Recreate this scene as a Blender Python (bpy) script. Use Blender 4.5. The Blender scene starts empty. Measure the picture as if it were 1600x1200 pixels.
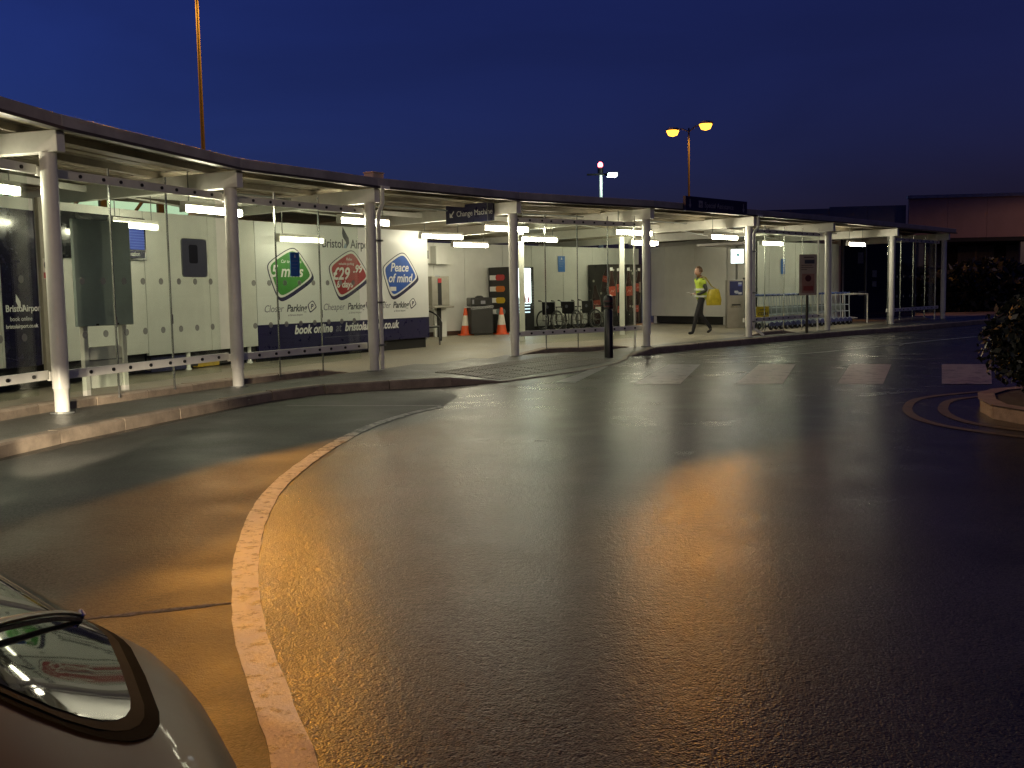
import bpy, bmesh, math, random
from mathutils import Vector, Matrix
random.seed(7)
S = bpy.context.scene
COL = S.collection
R = math.radians

# ------------------------------------------------------------------ camera
cd = bpy.data.cameras.new('camera'); cam = bpy.data.objects.new('camera', cd); COL.objects.link(cam)
cd.sensor_width = 36.0; cd.lens = 36.0; cd.clip_start = 0.05; cd.clip_end = 3000
PITCH, ROLL = R(5.2), R(1.0)
fw = Vector((0, math.cos(PITCH), -math.sin(PITCH))); u0 = Vector((0, math.sin(PITCH), math.cos(PITCH))); r0 = Vector((1, 0, 0))
rt = r0*math.cos(ROLL) - u0*math.sin(ROLL); up = r0*math.sin(ROLL) + u0*math.cos(ROLL)
M3 = Matrix((rt, up, -fw)).transposed()
cam.matrix_world = Matrix.Translation((0, 0, 1.35)) @ M3.to_4x4()
S.camera = cam

# ------------------------------------------------------------------ world, dusk sky
W = bpy.data.worlds.new('World'); S.world = W; W.use_nodes = True
nt = W.node_tree; nt.nodes.clear()
wo = nt.nodes.new('ShaderNodeOutputWorld'); bg = nt.nodes.new('ShaderNodeBackground')
sky = nt.nodes.new('ShaderNodeTexSky'); sky.sky_type = 'NISHITA'; sky.sun_disc = False
sky.sun_elevation = R(-2.7); sky.sun_rotation = R(-75); sky.altitude = 100; sky.air_density = 1.0; sky.dust_density = 0.3; sky.ozone_density = 4.0
tint = nt.nodes.new('ShaderNodeMix'); tint.data_type = 'RGBA'; tint.blend_type = 'MULTIPLY'; tint.inputs[0].default_value = 1.0
tint.inputs[7].default_value = (0.38, 0.56, 1.0, 1)
nt.links.new(sky.outputs[0], tint.inputs[6]); addc = nt.nodes.new('ShaderNodeMix'); addc.data_type = 'RGBA'; addc.blend_type = 'ADD'; addc.inputs[0].default_value = 1.0; addc.inputs[7].default_value = (0.0040, 0.0046, 0.0120, 1)   # even town glow under the dusk blue
cn = nt.nodes.new('ShaderNodeTexNoise'); cn.inputs['Scale'].default_value = 2.2; cn.inputs['Detail'].default_value = 6; cn.inputs['Distortion'].default_value = 0.6
cmap = nt.nodes.new('ShaderNodeMapping'); cmap.inputs['Scale'].default_value = (1, 1, 3.5); ctc = nt.nodes.new('ShaderNodeTexCoord'); nt.links.new(ctc.outputs['Generated'], cmap.inputs[0]); nt.links.new(cmap.outputs[0], cn.inputs['Vector'])
cmr = nt.nodes.new('ShaderNodeMapRange'); cmr.inputs[1].default_value = 0.35; cmr.inputs[2].default_value = 0.7; cmr.inputs[3].default_value = 1.06; cmr.inputs[4].default_value = 0.8; nt.links.new(cn.outputs[0], cmr.inputs[0])
cvm = nt.nodes.new('ShaderNodeVectorMath'); cvm.operation = 'SCALE'; nt.links.new(tint.outputs[2], cvm.inputs[0]); nt.links.new(cmr.outputs[0], cvm.inputs['Scale']); nt.links.new(cvm.outputs[0], addc.inputs[6]); nt.links.new(addc.outputs[2], bg.inputs[0]); nt.links.new(bg.outputs[0], wo.inputs[0])
bg.inputs[1].default_value = 0.84

# ------------------------------------------------------------------ faint last daylight
sl = bpy.data.lights.new('sun', 'SUN'); sl.energy = 0.004; sl.angle = R(20); sl.color = (0.6, 0.7, 1.0)
so = bpy.data.objects.new('sun', sl); COL.objects.link(so); so.rotation_euler = (R(75), 0, R(20))

S.view_settings.view_transform = 'Standard'; S.view_settings.look = 'None'; S.view_settings.gamma = 1.0
S.view_settings.exposure = 0.0; S.view_settings.use_curve_mapping = False
S.render.engine = 'CYCLES'
S.cycles.max_bounces = 6; S.cycles.diffuse_bounces = 3; S.cycles.glossy_bounces = 3; S.cycles.transparent_max_bounces = 16
S.cycles.caustics_reflective = False; S.cycles.caustics_refractive = False
S.cycles.use_denoising = True; S.cycles.denoising_prefilter = 'NONE'; S.cycles.sample_clamp_indirect = 4.0

TUBE_COL = (1.0, 0.93, 0.67); TUBE_E = 68.0
SOD_COL = (1.0, 0.39, 0.03)

# ------------------------------------------------------------------ materials
MATS = {}
def mat(name, col, rough=0.5, metal=0.0, var=0.12, scale=6.0, bump=0.0, bscale=80.0, rvar=0.1, spec=0.5, coat=0.0):
    if name in MATS: return MATS[name]
    m = bpy.data.materials.new(name); m.use_nodes = True
    n = m.node_tree.nodes; l = m.node_tree.links; b = n['Principled BSDF']
    tc = n.new('ShaderNodeTexCoord')
    nz = n.new('ShaderNodeTexNoise'); nz.inputs['Scale'].default_value = scale; nz.inputs['Detail'].default_value = 6; nz.inputs['Roughness'].default_value = 0.65
    l.new(tc.outputs['Object'], nz.inputs['Vector'])
    cr = n.new('ShaderNodeMapRange'); cr.inputs[1].default_value = 0.3; cr.inputs[2].default_value = 0.7
    cr.inputs[3].default_value = 1-var; cr.inputs[4].default_value = 1+var*0.6
    l.new(nz.outputs[0], cr.inputs[0])
    mx = n.new('ShaderNodeVectorMath'); mx.operation = 'SCALE'; mx.inputs[0].default_value = col[:3]
    l.new(cr.outputs[0], mx.inputs['Scale']); l.new(mx.outputs[0], b.inputs['Base Color'])
    rr = n.new('ShaderNodeMapRange'); rr.inputs[1].default_value = 0.3; rr.inputs[2].default_value = 0.7
    rr.inputs[3].default_value = max(0.02, rough-rvar*0.5); rr.inputs[4].default_value = min(1, rough+rvar*0.5)
    l.new(nz.outputs[0], rr.inputs[0]); l.new(rr.outputs[0], b.inputs['Roughness'])
    b.inputs['Metallic'].default_value = metal; b.inputs['Specular IOR Level'].default_value = spec
    b.inputs['Coat Weight'].default_value = coat; b.inputs['Coat Roughness'].default_value = 0.05
    if bump > 0:
        n2 = n.new('ShaderNodeTexNoise'); n2.inputs['Scale'].default_value = bscale; n2.inputs['Detail'].default_value = 4
        l.new(tc.outputs['Object'], n2.inputs['Vector'])
        bp = n.new('ShaderNodeBump'); bp.inputs['Strength'].default_value = bump; bp.inputs['Distance'].default_value = 0.01
        l.new(n2.outputs[0], bp.inputs['Height']); l.new(bp.outputs[0], b.inputs['Normal'])
    MATS[name] = m; return m
def emit(name, col, e, sample=False):
    if name in MATS: return MATS[name]
    m = bpy.data.materials.new(name); m.use_nodes = True
    n = m.node_tree.nodes; b = n['Principled BSDF']
    if not sample: m.cycles.emission_sampling = 'NONE'
    b.inputs['Base Color'].default_value = (*[c*0.15 for c in col], 1); b.inputs['Emission Color'].default_value = (*col, 1); b.inputs['Emission Strength'].default_value = e
    MATS[name] = m; return m
def glass(name, tintc=(0.94, 0.975, 0.94), rough=0.01, ior=1.5):
    if name in MATS: return MATS[name]
    m = bpy.data.materials.new(name); m.use_nodes = True
    n = m.node_tree.nodes; l = m.node_tree.links; n.clear()
    o = n.new('ShaderNodeOutputMaterial'); mx = n.new('ShaderNodeMixShader'); t = n.new('ShaderNodeBsdfTransparent'); g = n.new('ShaderNodeBsdfGlossy'); f = n.new('ShaderNodeLayerWeight')
    t.inputs[0].default_value = (*tintc, 1); g.inputs[1].default_value = rough; 
    pw = n.new('ShaderNodeMath'); pw.operation = 'POWER'; pw.inputs[1].default_value = 5.0; l.new(f.outputs['Facing'], pw.inputs[0])
    ma = n.new('ShaderNodeMath'); ma.operation = 'MULTIPLY_ADD'; ma.inputs[1].default_value = 0.9; ma.inputs[2].default_value = 0.035; l.new(pw.outputs[0], ma.inputs[0])
    l.new(ma.outputs[0], mx.inputs[0]); l.new(t.outputs[0], mx.inputs[1]); l.new(g.outputs[0], mx.inputs[2]); l.new(mx.outputs[0], o.inputs[0])
    MATS[name] = m; return m

def ground_mat(name, dark, light, gscale, bump, r0_, r1_, patch=0.25, bdist=0.008, spec=0.5, coat=None):
    """wet aggregate: voronoi stones, large damp patches that change gloss"""
    m = bpy.data.materials.new(name); m.use_nodes = True
    n = m.node_tree.nodes; l = m.node_tree.links; b = n['Principled BSDF']
    g = n.new('ShaderNodeNewGeometry')
    v = n.new('ShaderNodeTexVoronoi'); v.inputs['Scale'].default_value = gscale; l.new(g.outputs['Position'], v.inputs['Vector'])
    nz = n.new('ShaderNodeTexNoise'); nz.inputs['Scale'].default_value = gscale*0.6; nz.inputs['Detail'].default_value = 5; l.new(g.outputs['Position'], nz.inputs['Vector'])
    big = n.new('ShaderNodeTexNoise'); big.inputs['Scale'].default_value = 0.55; big.inputs['Detail'].default_value = 3; big.inputs['Roughness'].default_value = 0.5; l.new(g.outputs['Position'], big.inputs['Vector'])
    mid = n.new('ShaderNodeTexNoise'); mid.inputs['Scale'].default_value = 1.7; mid.inputs['Detail'].default_value = 3; l.new(g.outputs['Position'], mid.inputs['Vector'])
    cr = n.new('ShaderNodeMix'); cr.data_type = 'RGBA'; cr.inputs[6].default_value = (*dark, 1); cr.inputs[7].default_value = (*light, 1)
    sep = n.new('ShaderNodeSeparateColor'); l.new(v.outputs['Color'], sep.inputs[0]); l.new(sep.outputs[0], cr.inputs[0])
    ad = n.new('ShaderNodeMath'); ad.operation = 'ADD'; l.new(big.outputs[0], ad.inputs[0]); l.new(mid.outputs[0], ad.inputs[1])
    pr = n.new('ShaderNodeMapRange'); pr.inputs[1].default_value = 0.75; pr.inputs[2].default_value = 1.25; pr.inputs[3].default_value = 1-patch; pr.inputs[4].default_value = 1+patch
    l.new(ad.outputs[0], pr.inputs[0])
    sc = n.new('ShaderNodeVectorMath'); sc.operation = 'SCALE'; l.new(cr.outputs[2], sc.inputs[0]); l.new(pr.outputs[0], sc.inputs['Scale']); l.new(sc.outputs[0], b.inputs['Base Color'])
    rr = n.new('ShaderNodeMapRange'); rr.inputs[1].default_value = 0.75; rr.inputs[2].default_value = 1.25; rr.inputs[3].default_value = r0_; rr.inputs[4].default_value = r1_
    l.new(ad.outputs[0], rr.inputs[0]); l.new(rr.outputs[0], b.inputs['Roughness'])
    h = n.new('ShaderNodeMath'); h.operation = 'MULTIPLY_ADD'; h.inputs[1].default_value = -1.0
    l.new(v.outputs['Distance'], h.inputs[0]); nc = n.new('ShaderNodeTexNoise'); nc.inputs['Scale'].default_value = gscale*0.22; nc.inputs['Detail'].default_value = 4; l.new(g.outputs['Position'], nc.inputs['Vector'])
    ha = n.new('ShaderNodeMath'); ha.operation = 'MULTIPLY_ADD'; ha.inputs[1].default_value = 2.2; l.new(nc.outputs[0], ha.inputs[0]); l.new(nz.outputs[0], ha.inputs[2]); l.new(ha.outputs[0], h.inputs[2])
    bp = n.new('ShaderNodeBump'); bp.inputs['Strength'].default_value = bump; bp.inputs['Distance'].default_value = bdist
    l.new(h.outputs[0], bp.inputs['Height']); l.new(bp.outputs[0], b.inputs['Normal'])
    b.inputs['Specular IOR Level'].default_value = spec
    if coat:   # film of water over the stones
        cw = n.new('ShaderNodeMapRange'); cw.inputs[1].default_value = 0.75; cw.inputs[2].default_value = 1.25; cw.inputs[3].default_value = coat[0]*0.6; cw.inputs[4].default_value = coat[0]*1.1; l.new(ad.outputs[0], cw.inputs[0]); l.new(cw.outputs[0], b.inputs['Coat Weight']); b.inputs['Coat Roughness'].default_value = coat[1]; b.inputs['Coat IOR'].default_value = 1.33
        b2 = n.new('ShaderNodeBump'); b2.inputs['Strength'].default_value = bump*0.45; b2.inputs['Distance'].default_value = bdist*0.8; l.new(h.outputs[0], b2.inputs['Height']); l.new(b2.outputs[0], b.inputs['Coat Normal'])
    MATS[name] = m; return m

M_road = ground_mat('wet_asphalt', (0.002, 0.002, 0.002), (0.036, 0.034, 0.031), 118, 0.7, 0.36, 0.46, 0.3, 0.004, 0.1, coat=(0.66, 0.18))
M_bay = ground_mat('worn_asphalt', (0.016, 0.016, 0.015), (0.065, 0.062, 0.056), 120, 0.35, 0.38, 0.58, 0.6, 0.003, 0.22)
M_pave = ground_mat('damp_pavement', (0.2, 0.18, 0.135), (0.35, 0.315, 0.24), 160, 0.3, 0.35, 0.6, 0.25, 0.003)
M_strip = ground_mat('strip_asphalt', (0.05, 0.048, 0.042), (0.12, 0.112, 0.095), 110, 0.4, 0.32, 0.5, 0.35, 0.004, 0.4)
M_kerb = mat('concrete_kerb', (0.28, 0.22, 0.165), 0.6, var=0.4, scale=5, bump=0.5, bscale=60)
M_tact = mat('tactile_slab', (0.2, 0.18, 0.15), 0.42, var=0.3, scale=3, bump=0.2)
M_paint = mat('road_paint', (0.62, 0.6, 0.54), 0.45, var=0.35, scale=9, bump=0.3, bscale=90)
M_yell = mat('yellow_paint', (0.4, 0.29, 0.06), 0.5, var=0.5, scale=12, bump=0.5)
M_white = mat('white_steel', (0.82, 0.80, 0.74), 0.38, var=0.14, scale=2.5, rvar=0.2)
M_panel = mat('white_panel', (0.70, 0.70, 0.66), 0.42, var=0.1, scale=1.6)
M_ad = mat('ad_vinyl', (0.78, 0.79, 0.78), 0.35, var=0.04, scale=2)
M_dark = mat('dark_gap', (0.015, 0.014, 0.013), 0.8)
M_fascia = mat('fascia_metal', (0.38, 0.35, 0.34), 0.5, var=0.3, scale=2.5)
M_sheet = mat('roof_sheet', (0.33, 0.29, 0.21), 0.5, var=0.35, scale=1.5)
M_purlin = mat('purlin_steel', (0.2, 0.17, 0.12), 0.5, var=0.3, scale=3)
M_grey = mat('grey_steel', (0.22, 0.23, 0.22), 0.45, metal=0.3)
M_board = mat('board_back', (0.36, 0.42, 0.40), 0.5, var=0.2, scale=1.5)
M_navy = mat('navy_print', (0.014, 0.012, 0.06), 0.3, var=0.1)
M_black = mat('black_plastic', (0.014, 0.013, 0.013), 0.35)
M_blk2 = mat('black_matt', (0.02, 0.019, 0.018), 0.6, bump=0.2)
M_chrome = mat('bright_steel', (0.55, 0.55, 0.54), 0.22, metal=0.9)
M_stain = mat('stainless', (0.36, 0.34, 0.29), 0.35, metal=0.6, var=0.15)
M_txtw = mat('white_print', (0.8, 0.8, 0.78), 0.4, var=0.03)
M_txtd = mat('dark_print', (0.05, 0.055, 0.07), 0.4, var=0.03)
M_txtg = mat('grey_print', (0.2, 0.2, 0.24), 0.4, var=0.03)
M_green = mat('green_print', (0.05, 0.25, 0.035), 0.32, var=0.1)
M_red = mat('red_print', (0.36, 0.025, 0.03), 0.32, var=0.1)
M_blue = mat('blue_print', (0.02, 0.09, 0.42), 0.32, var=0.1)
M_bluep = mat('blue_poster', (0.06, 0.2, 0.6), 0.35, var=0.25, scale=20)
M_orange = mat('cone_orange', (0.75, 0.1, 0.02), 0.5, var=0.2)
M_refl = mat('cone_white', (0.75, 0.72, 0.62), 0.4, var=0.15)
M_yellow = mat('yellow_sign', (0.65, 0.47, 0.02), 0.4, var=0.1)
def paint_mat(name, col, thr, scale, rough=0.4, under=(0.02, 0.02, 0.019)):
    m = mat(name, col, rough, var=0.3, scale=7, bump=0.25, bscale=90); n = m.node_tree.nodes; l = m.node_tree.links; b = n['Principled BSDF']
    src = b.inputs['Base Color'].links[0].from_socket
    g = n.new('ShaderNodeNewGeometry'); nz = n.new('ShaderNodeTexNoise'); nz.inputs['Scale'].default_value = scale; nz.inputs['Detail'].default_value = 8; nz.inputs['Roughness'].default_value = 0.75; l.new(g.outputs['Position'], nz.inputs['Vector'])
    mr = n.new('ShaderNodeMapRange'); mr.inputs[1].default_value = thr-0.04; mr.inputs[2].default_value = thr+0.05; l.new(nz.outputs[0], mr.inputs[0])
    mx = n.new('ShaderNodeMix'); mx.data_type = 'RGBA'; mx.inputs[7].default_value = (*under, 1); l.new(mr.outputs[0], mx.inputs[0]); l.new(src, mx.inputs[6]); l.new(mx.outputs[2], b.inputs['Base Color']); return m
M_paint = paint_mat('worn_line_paint', (0.58, 0.56, 0.5), 0.56, 11)
M_yell = paint_mat('worn_yellow_paint', (0.13, 0.1, 0.045), 0.58, 8, 0.5)
M_glass = glass('clear_glass')
M_tube = emit('tube_glow', TUBE_COL, TUBE_E, True)
M_dot = mat('frosted_dot', (0.5, 0.5, 0.46), 0.6)
_n = M_dot.node_tree.nodes; _m = _n.new('ShaderNodeMixShader'); _t = _n.new('ShaderNodeBsdfTransparent'); _m.inputs[0].default_value = 0.45
M_dot.node_tree.links.new(_t.outputs[0], _m.inputs[1]); M_dot.node_tree.links.new(_n['Principled BSDF'].outputs[0], _m.inputs[2]); M_dot.node_tree.links.new(_m.outputs[0], _n['Material Output'].inputs[0])

# ------------------------------------------------------------------ mesh builder
class MB:
    def __init__(s): s.v = []; s.f = []; s.smooth = False
    def add(s, vs, fs):
        o = len(s.v); s.v += [tuple(v) for v in vs]; s.f += [tuple(i+o for i in f) for f in fs]; return s
    def box(s, x0, x1, y0, y1, z0, z1):
        vs = [(x0,y0,z0),(x1,y0,z0),(x1,y1,z0),(x0,y1,z0),(x0,y0,z1),(x1,y0,z1),(x1,y1,z1),(x0,y1,z1)]
        return s.add(vs, [(0,3,2,1),(4,5,6,7),(0,1,5,4),(1,2,6,5),(2,3,7,6),(3,0,4,7)])
    def obox(s, p0, p1, w, h, off=(0,0)):
        """beam of width w (horizontal) and height h from p0 to p1"""
        p0 = Vector(p0); p1 = Vector(p1); d = (p1-p0).normalized()
        sd = Vector((d.y, -d.x, 0)); sd = sd.normalized() if sd.length > 1e-4 else Vector((1,0,0)); u = sd.cross(d).normalized()
        vs = []
        for p in (p0, p1):
            for a, b in ((-1,-1),(1,-1),(1,1),(-1,1)): vs.append(p + sd*(a*w/2+off[0]) + u*(b*h/2+off[1]))
        return s.add(vs, [(0,1,2,3),(7,6,5,4),(0,4,5,1),(1,5,6,2),(2,6,7,3),(3,7,4,0)])
    def tube(s, pts, r, n=8, closed=False):
        pts = [Vector(p) for p in pts]; N = len(pts); rings = []
        rs = r if isinstance(r, (list, tuple)) else [r]*N
        prev = None
        for i, p in enumerate(pts):
            a = pts[(i-1) % N] if (closed or i > 0) else p; b = pts[(i+1) % N] if (closed or i < N-1) else p
            d = (b-a).normalized()
            if prev is None:
                ref = Vector((0,0,1)) if abs(d.z) < 0.9 else Vector((1,0,0)); x = d.cross(ref).normalized()
            else:
                x = (prev - d*prev.dot(d)).normalized()
            prev = x; y = d.cross(x)
            rings.append([p + (x*math.cos(t*2*math.pi/n) + y*math.sin(t*2*math.pi/n))*rs[i] for t in range(n)])
        vs = [v for rg in rings for v in rg]; fs = []
        for i in range(N if closed else N-1):
            j = (i+1) % N
            for t in range(n):
                k = (t+1) % n; fs.append((i*n+t, i*n+k, j*n+k, j*n+t))
        if not closed: fs += [tuple(range(n-1, -1, -1)), tuple((N-1)*n+t for t in range(n))]
        return s.add(vs, fs)
    def lathe(s, prof, c=(0,0,0), n=16):
        """profile [(r,z)...] about z"""
        N = len(prof); vs = []
        for r, z in prof:
            for t in range(n): a = t*2*math.pi/n; vs.append((c[0]+r*math.cos(a), c[1]+r*math.sin(a), c[2]+z))
        fs = [(i*n+t, i*n+(t+1)%n, (i+1)*n+(t+1)%n, (i+1)*n+t) for i in range(N-1) for t in range(n)]
        fs += [tuple(range(n-1,-1,-1)), tuple((N-1)*n+t for t in range(n))]
        return s.add(vs, fs)
    def wheel(s, c, r, w, n=20, ax='y', rin=0.0):
        """disc or ring with axis x or y"""
        vs = []; fs = []
        def P(rr, a, o):
            q = (rr*math.cos(a), rr*math.sin(a))
            return (c[0]+q[0], c[1]+o, c[2]+q[1]) if ax == 'y' else (c[0]+o, c[1]+q[0], c[2]+q[1])
        rs = [r, r, rin, rin] if rin > 0 else [r, r]
        os_ = [-w/2, w/2, w/2, -w/2] if rin > 0 else [-w/2, w/2]
        k = len(rs)
        for t in range(n):
            for rr, o in zip(rs, os_): vs.append(P(rr, t*2*math.pi/n, o))
        for t in range(n):
            u = (t+1) % n
            for i in range(k if rin > 0 else 1):
                j = (i+1) % k; fs.append((t*k+i, u*k+i, u*k+j, t*k+j))
        if rin <= 0: fs += [tuple(t*2 for t in range(n)), tuple(t*2+1 for t in reversed(range(n)))]
        return s.add(vs, fs)
    def slab(s, poly, y0, y1):
        """polygon in x,z extruded from y0 to y1"""
        n = len(poly); vs = [(x, y0, z) for x, z in poly] + [(x, y1, z) for x, z in poly]
        return s.add(vs, [tuple(range(n)), tuple(range(2*n-1, n-1, -1))] + [(i, n+i, n+(i+1)%n, (i+1)%n) for i in range(n)])
    def prism(s, poly, z0, z1):
        n = len(poly); vs = [(x, y, z0) for x, y in poly] + [(x, y, z1) for x, y in poly]
        return s.add(vs, [tuple(range(n-1,-1,-1)), tuple(range(n, 2*n))] + [(i, (i+1)%n, n+(i+1)%n, n+i) for i in range(n)])
    def build(s, name, m, parent=None, smooth=None, bevel=0.0, fix=True):
        me = bpy.data.meshes.new(name); me.from_pydata([tuple(v) for v in s.v], [], s.f)
        if fix:
            bm = bmesh.new(); bm.from_mesh(me); bmesh.ops.recalc_face_normals(bm, faces=bm.faces); bm.to_mesh(me); bm.free()
        me.materials.append(m); me.update()
        o = bpy.data.objects.new(name, me); COL.objects.link(o)
        if smooth is not None:
            me.set_sharp_from_angle(angle=R(smooth))
            me.polygons.foreach_set('use_smooth', [True]*len(me.polygons))
        if bevel:
            b = o.modifiers.new('bevel', 'BEVEL'); b.width = bevel; b.segments = 2; b.limit_method = 'ANGLE'
        if parent: o.parent = parent
        return o
def tag(o, label, cat, group=None):
    o['label'] = label; o['category'] = cat
    if group: o['group'] = group
    return o
def struct(o): o['kind'] = 'structure'; return o
def thing(name, label, cat, loc=(0,0,0), yaw=0.0, group=None):
    o = bpy.data.objects.new(name, None); COL.objects.link(o); o.location = loc; o.rotation_euler = (0,0,yaw); o.empty_display_size = 0.1
    return tag(o, label, cat, group)
def copy_tree(o, parent=None):
    c = o.copy(); COL.objects.link(c); c.parent = parent
    for ch in list(o.children): copy_tree(ch, c)
    return c
def share(o, name, parent, loc=(0,0,0), rz=0.0):
    c = bpy.data.objects.new(name, o.data); COL.objects.link(c); c.parent = parent; c.location = loc; c.rotation_euler = (0,0,rz); return c
TXT = {}
def text(s, size, m, parent, x, y, z, shear=0.0, sx=1.0, align='LEFT', name='lettering', bold=0.0, depth=0.001):
    """lettering standing in the local x,z plane, read from -y"""
    cu = bpy.data.curves.new('t', 'FONT'); cu.body = s; cu.size = size; cu.shear = shear; cu.align_x = align; cu.offset = bold; cu.extrude = depth; cu.resolution_u = 3
    to = bpy.data.objects.new('t', cu); COL.objects.link(to)
    me = bpy.data.meshes.new_from_object(to.evaluated_get(bpy.context.evaluated_depsgraph_get()))
    bpy.data.objects.remove(to); bpy.data.curves.remove(cu)
    me.transform(Matrix.Diagonal((sx, 1, 1, 1))); me.transform(Matrix.Rotation(R(90), 4, 'X'))
    me.materials.clear(); me.materials.append(m)
    o = bpy.data.objects.new(name, me); COL.objects.link(o); o.parent = parent; o.location = (x, y, z); return o
def yaw_of(a, b): return math.atan2(b[1]-a[1], b[0]-a[0])
def lerp(a, b, t): return tuple(a[i]+(b[i]-a[i])*t for i in range(len(a)))
def rrect(x0, x1, z0, z1, r, n=5):
    pts = []
    for cx, cz, a0 in ((x1-r, z0+r, -90), (x1-r, z1-r, 0), (x0+r, z1-r, 90), (x0+r, z0+r, 180)):
        for i in range(n): a = R(a0 + 90*i/(n-1)); pts.append((cx+r*math.cos(a), cz+r*math.sin(a)))
    return pts
def smooth_poly(P, n=8, closed=False):
    """catmull-rom through 2d points"""
    out = []; N = len(P)
    for i in range(N if closed else N-1):
        g = (lambda k: P[k % N]) if closed else (lambda k: P[max(0, min(N-1, k))])
        p0, p1, p2, p3 = g(i-1), g(i), g(i+1), g(i+2)
        for j in range(n):
            t = j/n
            out.append(tuple(0.5*((2*p1[k]) + (-p0[k]+p2[k])*t + (2*p0[k]-5*p1[k]+4*p2[k]-p3[k])*t*t + (-p0[k]+3*p1[k]-3*p2[k]+p3[k])*t**3) for k in range(2)))
    if not closed: out.append(tuple(P[-1]))
    return out
def resample(P, step):
    out = [P[0]]; acc = 0.0
    L = [0.0]
    for a, b in zip(P, P[1:]): L.append(L[-1]+math.dist(a, b))
    n = max(1, round(L[-1]/step)); res = []; k = 0
    for i in range(n+1):
        s = L[-1]*i/n
        while k < len(P)-2 and L[k+1] < s: k += 1
        t = (s-L[k])/max(1e-9, L[k+1]-L[k]); res.append(lerp(P[k], P[k+1], min(1, max(0, t))))
    return res
def seg_dist(p, a, b):
    ax, ay = b[0]-a[0], b[1]-a[1]; t = max(0, min(1, ((p[0]-a[0])*ax+(p[1]-a[1])*ay)/(ax*ax+ay*ay)))
    return math.hypot(p[0]-a[0]-t*ax, p[1]-a[1]-t*ay)

# ------------------------------------------------------------------ site plan (metres, z up, road at 0)
POST = [(-5.55, 7.4), (-4.86, 11.0), (-3.78, 14.1), (-2.25, 16.75), (0.07, 19.6), (2.9, 21.9), (5.8, 25.0), (8.65, 28.0), (11.65, 31.4), (14.7, 34.9)]
ZP = [0.12, 0.12, 0.09, 0.08, 0.10, 0.11, 0.12, 0.12, 0.13, 0.14]
KERB_A = [(-5.0, 2.0), (-4.75, 5.0), (-4.4, 8.6), (-4.05, 10.05), (-3.3, 12.45), (-2.75, 13.62), (-1.9, 14.2), (-0.92, 14.65), (-0.05, 15.16)]
EDGE_X = [(-0.05, 15.16), (1.15, 16.9), (2.05, 18.8), (2.35, 20.4)]
KERB_B = [(2.35, 20.4), (3.57, 21.84), (4.86, 23.3), (7.7, 26.1), (10.85, 28.95), (14.6, 32.7), (18.3, 36.4), (26, 44), (40, 57)]
WALL = [(-8.4, 4.0), (-7.55, 9.6), (-6.65, 13.2), (-5.78, 16.32), (-4.65, 18.84), (-1.84, 23.13)]
def ground_z(x, y):
    best = 1e9; z = 0.12
    for i in range(len(POST)-1):
        a, b = POST[i], POST[i+1]; ax, ay = b[0]-a[0], b[1]-a[1]
        t = max(0, min(1, ((x-a[0])*ax+(y-a[1])*ay)/(ax*ax+ay*ay))); d = math.hypot(x-a[0]-t*ax, y-a[1]-t*ay)
        if d < best: best = d; zz = ZP[i]+(ZP[i+1]-ZP[i])*t
    w = max(0, min(1, (best-0.8)/1.2)); z = zz*(1-w)+0.12*w
    d = min(seg_dist((x, y), a, b) for a, b in zip(EDGE_X, EDGE_X[1:]))
    g = max(0, min(1, 1-(d-0.1)/1.5)); g = g*g*(3-2*g)
    return z*(1-g)+0.012*g

# ground, road
g = MB(); g.add([(-700,-300,-0.006),(900,-300,-0.006),(900,1200,-0.006),(-700,1200,-0.006)], [(0,1,2,3)])
struct(g.build('ground', mat('dark_grass', (0.03, 0.035, 0.018), 0.9, var=0.4, scale=0.5), fix=False))
g = MB(); g.add([(-60,-60,0),(120,-60,0),(120,140,0),(-60,140,0)], [(0,1,2,3)])
road = struct(g.build('road', M_road, fix=False))

# worn surfacing of the lay-by left of the white line
LINE = [(-0.46, 2.2), (-0.64, 2.82), (-0.81, 3.29), (-1.04, 3.92), (-1.22, 4.53), (-1.39, 5.21), (-1.56, 6.12), (-1.66, 7.04), (-1.67, 7.95), (-1.62, 8.93), (-1.46, 10.27), (-1.15, 11.35), (-0.83, 12.0)]
LINE = smooth_poly(LINE, 6)
bay = [(p[0], p[1]) for p in LINE] + [(-0.7, 13.2), (-1.0, 14.2)] + [(a[0]+0.1, a[1]-0.1) for a in reversed(KERB_A[:-2])] + [(-5.0, -1.0), (-0.3, -1.0)]
g = MB(); g.add([(x, y, 0.004) for x, y in bay], [tuple(range(len(bay)))])
struct(g.build('layby_surface', M_bay))
# joint crack across the lay-by
g = MB(); cx = [(-3.2, 3.85), (-2.6, 4.05), (-2.0, 4.15), (-1.6, 4.28), (-1.245, 4.40)]
cp = resample(cx, 0.06); L_, R_ = [], []
for i, p in enumerate(cp):
    w = 0.008+0.026*random.random(); L_.append((p[0], p[1]+w, 0.0062)); R_.append((p[0], p[1]-w, 0.0062))
g.add(L_+R_, [(i, i+1, len(cp)+i+1, len(cp)+i) for i in range(len(cp)-1)])
struct(g.build('asphalt_joint', mat('joint_grit', (0.26, 0.23, 0.19), 0.8, var=0.9, scale=45)))

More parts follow.
